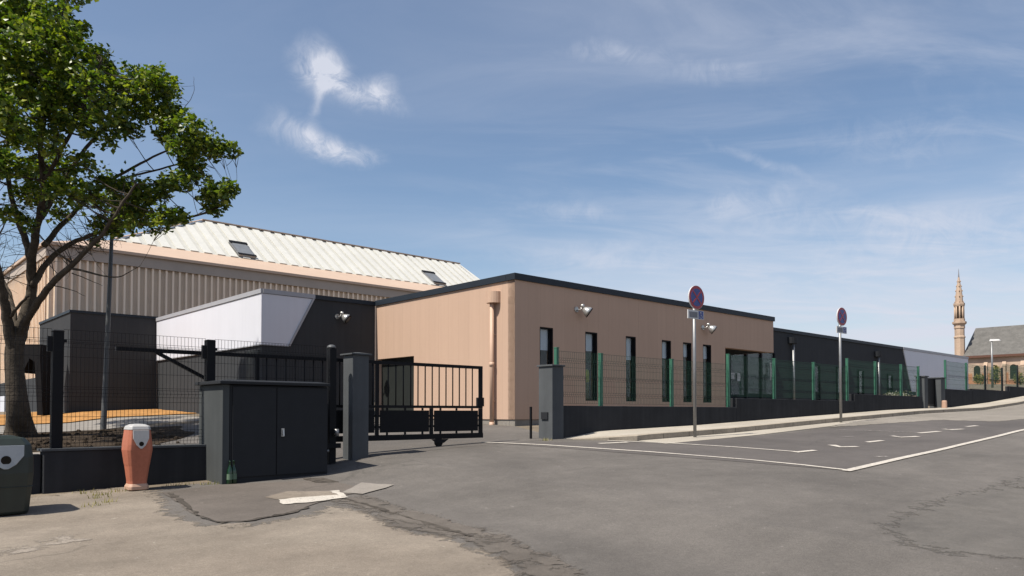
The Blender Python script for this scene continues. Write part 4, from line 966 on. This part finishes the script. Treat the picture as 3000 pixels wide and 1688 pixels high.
for (x, y, r) in C:
    rm = r*TY/F
    if 20 < x < 260 and y > 390 and rnd.random() < .30: continue
    for lay in ((0,) if r < 30 or rnd.random() < .25 else (0, 1)):
        half = math.sqrt(max(.15, 1-((x+60)/760)**2)) * math.sqrt(max(.15, 1-((y-280)/520)**2))
        dep = rnd.uniform(-1, .8)*3.0*half if lay == 0 else rnd.choice((-1, .7))*rnd.uniform(.3, 1)*3.2*half
        if x > 150: dep = min(dep, .8)
        if x > 350: dep = rnd.uniform(-1.6, .3)
        c = at(x+rnd.uniform(-6,6), y+rnd.uniform(-6,6), TY+dep)
        a, ra = nearest(c)
        pts = twig(a, c, min(ra*.6, .028), .006)
        n = int((250 if lay == 0 else 150)*(rm/.42)**2) + 14
        dens = rnd.uniform(.75, 1.2)
        leaf_cloud(lv, c, (rm*1.0, rm*1.0, rm*.8), int(n*dens*.80), .135, rnd, hollow=.25)
        for k in range(6 if lay == 0 else 4):      # leafy shoots poking out of the clump
            dd = Vector((rnd.gauss(0,1), rnd.gauss(0,1), rnd.gauss(.1,.75))).normalized()*rm*rnd.uniform(.75, 1.5)
            q = twig(pts[rnd.choice((3,4,5))], c+dd, .007, .003, .04)
            leaf_cloud(lv, q[4], (rm*.34, rm*.34, rm*.28), int(n*dens*.07)+3, .125, rnd, hollow=.1)
            leaf_cloud(lv, q[5], (rm*.22, rm*.22, rm*.2), 4, .11, rnd, hollow=0)
# bare inner twigs low in the crown
for k in range(150):
    x = rnd.uniform(-20, 400); y = rnd.uniform(480, 720); 
    if y > 640 + .1*x: continue
    c = at(x, y, TY+rnd.uniform(-1.8, 1.8)); a, ra = nearest(c)
    if (a-c).length > 2.2: continue
    twig(a, c, .012, .003, .02)
    if rnd.random() < .45: leaf_cloud(lv, c, (.18,.18,.16), 8, .12, rnd)
for k in range(110):
    x = rnd.uniform(-30, 380); c = at(x, rnd.uniform(600, 840 - .25*max(x, 0)), TY+rnd.uniform(-1.6, 1.6)); a, ra = nearest(c)
    if (a-c).length > 1.5: continue
    q = twig(a, c, .011, .003, -.05)
    for m in range(2): e_ = q[rnd.choice((2,3,4))]; twig(e_, e_ + Vector((rnd.gauss(0,.25), rnd.gauss(0,.25), rnd.gauss(.05,.22))), .005, .002, .0)
tb.build('trunk', M['bark'], tree)
lv.build('crown', M['leaf'], tree, fix=False)

# ================================================================ CAMERA, SUN, SKY
cd = bpy.data.cameras.new('camera'); cam = bpy.data.objects.new('camera', cd); col.objects.link(cam)
cam.location = (0, 0, EYE); cam.rotation_euler = (math.pi/2 + PITCH, 0, 0)
cd.sensor_width = 36; cd.lens = F/3000*36; cd.shift_y = (YP-844)/3000; cd.clip_start = .1; cd.clip_end = 6000
scene.camera = cam
SUN_AZ, SUN_EL = 232.0, 57.0
sd = bpy.data.lights.new('sun', 'SUN'); so = bpy.data.objects.new('sun', sd); col.objects.link(so)
sd.energy = 5.0; sd.angle = R(.5); sd.color = (1.0, .945, .85)
d = Vector((math.sin(R(SUN_AZ))*math.cos(R(SUN_EL)), math.cos(R(SUN_AZ))*math.cos(R(SUN_EL)), math.sin(R(SUN_EL))))
so.rotation_euler = d.to_track_quat('Z', 'Y').to_euler()
w = bpy.data.worlds.new('World'); scene.world = w; w.use_nodes = True
nt = w.node_tree; L = nt.links; bg = nt.nodes['Background']; bg.inputs['Strength'].default_value = SKY_S = .096
sky = nd(nt, 'ShaderNodeTexSky', sky_type='NISHITA', sun_disc=False, sun_elevation=R(SUN_EL), sun_rotation=R(SUN_AZ), air_density=1.0, dust_density=.9, ozone_density=1.4, altitude=20)
tc = nd(nt, 'ShaderNodeTexCoord'); G = tc.outputs['Generated']
def mth(op, a, b=None, clamp=False):
    n = nd(nt, 'ShaderNodeMath', operation=op, use_clamp=clamp)
    for i, x in enumerate((a, b)):
        if x is None: continue
        if isinstance(x, (int, float)): n.inputs[i].default_value = x
        else: L.new(x, n.inputs[i])
    return n.outputs[0]
def rng(v, a, b, x=0.0, y=1.0, smooth=True):
    r = nd(nt, 'ShaderNodeMapRange', interpolation_type='SMOOTHSTEP' if smooth else 'LINEAR'); 
    for k, val in (('From Min', a), ('From Max', b), ('To Min', x), ('To Max', y)): r.inputs[k].default_value = val
    L.new(v, r.inputs['Value']); return r.outputs[0]
def noise(vec, s, det=7.0, rgh=.55, dist=0.0):
    n = nd(nt, 'ShaderNodeTexNoise', inp={'Scale': s, 'Detail': det, 'Roughness': rgh, 'Distortion': dist}); L.new(vec, n.inputs['Vector']); return n
# cirrus veil: directions projected on a flat cloud layer, stretched along one wind direction
sp = nd(nt, 'ShaderNodeSeparateXYZ'); L.new(G, sp.inputs[0])
zz = mth('ADD', mth('MAXIMUM', sp.outputs[2], 0.0), .16)
cx, cy = mth('DIVIDE', sp.outputs[0], zz), mth('DIVIDE', sp.outputs[1], zz)
cb = nd(nt, 'ShaderNodeCombineXYZ'); L.new(cx, cb.inputs[0]); L.new(cy, cb.inputs[1])
mp = nd(nt, 'ShaderNodeMapping'); mp.inputs['Rotation'].default_value = (0, 0, R(18)); mp.inputs['Scale'].default_value = (.55, 1.35, 1); mp.inputs['Location'].default_value = (3.1, 1.7, 0)
L.new(cb.outputs[0], mp.inputs['Vector'])
veil = rng(noise(mp.outputs[0], .85, 8, .55, .9).outputs['Fac'], .30, .70)
fine = rng(noise(mp.outputs[0], 2.6, 9, .62, 1.3).outputs['Fac'], .40, .74)
right = rng(sp.outputs[0], -.30, .50, .18, 1.1)
low = rng(sp.outputs[2], .0, .42, .95, .42)
cir = mth('MULTIPLY', mth('ADD', mth('MULTIPLY', veil, .80), mth('MULTIPLY', fine, .42)), mth('MULTIPLY', right, low))
# single clouds, each at its own bearing and height
dn = noise(G, 9.0, 7, .6); sub = nd(nt, 'ShaderNodeVectorMath', operation='SUBTRACT'); L.new(dn.outputs['Color'], sub.inputs[0]); sub.inputs[1].default_value = (.5,.5,.5)
sc_ = nd(nt, 'ShaderNodeVectorMath', operation='SCALE'); L.new(sub.outputs[0], sc_.inputs[0]); sc_.inputs['Scale'].default_value = .05
gd = nd(nt, 'ShaderNodeVectorMath', operation='ADD'); L.new(G, gd.inputs[0]); L.new(sc_.outputs[0], gd.inputs[1])
wisp = rng(noise(G, 26.0, 9, .70, 1.2).outputs['Fac'], .28, .70, .22, 1.35)
def dot(vec, c):
    n = nd(nt, 'ShaderNodeVectorMath', operation='DOT_PRODUCT'); L.new(vec, n.inputs[0]); n.inputs[1].default_value = c; return n.outputs['Value']
tot = mth('MULTIPLY', sp.outputs[2], 0.0)
def cloud(x, y, sx, sy, ang, amt):
    global tot
    c = ray(x, y).normalized(); rt = c.cross(Vector((0,0,1))).normalized(); up = rt.cross(c)
    a = R(ang); e1 = rt*math.cos(a)+up*math.sin(a); e2 = up*math.cos(a)-rt*math.sin(a); k = F*1.0
    m1 = mth('POWER', mth('ABSOLUTE', mth('DIVIDE', dot(gd.outputs[0], e1), sx/k)), 2.0); m2 = mth('POWER', mth('ABSOLUTE', mth('DIVIDE', dot(gd.outputs[0], e2), sy/k)), 2.0)
    front = mth('GREATER_THAN', dot(G, c), .2)
    f = mth('MULTIPLY', mth('EXPONENT', mth('MULTIPLY', mth('ADD', m1, m2), -1.0)), mth('MULTIPLY', front, amt))
    tot = mth('ADD', tot, f)
for q in ((935,205,58,48,-15,1.25), (975,225,50,36,-30,.6), (928,290,60,14,74,.6), (1060,280,95,22,-17,1.0), (1115,285,42,26,15,.6), (930,420,105,28,-9,.95), (880,390,75,26,-30,.5), (1030,442,60,18,0,.7),
          (1790,165,150,26,-6,.32), (2100,215,130,28,-4,.28), (2240,490,150,14,-27,.32), (2150,600,55,32,0,.38), (2290,585,40,28,0,.28), (1680,625,130,24,-2,.32),
          (1750,760,330,36,-4,.26), (2600,410,200,60,-5,.22), (2750,700,330,70,0,.30), (2450,640,250,40,-8,.22)): cloud(*q)
tot = mth('ADD', rng(mth('MULTIPLY', tot, wisp), .04, 1.3, 0.0, .88, False), cir)
hz = rng(sp.outputs[2], -.02, .22, .42, 0.0)
tot = mth('MINIMUM', mth('ADD', tot, hz), .96)
tint = nd(nt, 'ShaderNodeMix', data_type='RGBA'); tint.inputs['Factor'].default_value = 1.0; tint.blend_type = 'MULTIPLY'; tint.inputs['B'].default_value = (1.0, 1.0, 1.0, 1)
L.new(sky.outputs[0], tint.inputs['A'])
m1 = nd(nt, 'ShaderNodeMix', data_type='RGBA'); L.new(tot, m1.inputs['Factor']); L.new(tint.outputs['Result'], m1.inputs['A']); m1.inputs['B'].default_value = (.50/SKY_S, .525/SKY_S, .60/SKY_S, 1)
L.new(m1.outputs['Result'], bg.inputs['Color'])
vs_ = scene.view_settings; vs_.view_transform = 'Standard'; vs_.look = 'None'; vs_.exposure = .45; vs_.gamma = 1; vs_.use_curve_mapping = False
scene.cycles.max_bounces = 8; scene.cycles.transparent_max_bounces = 16
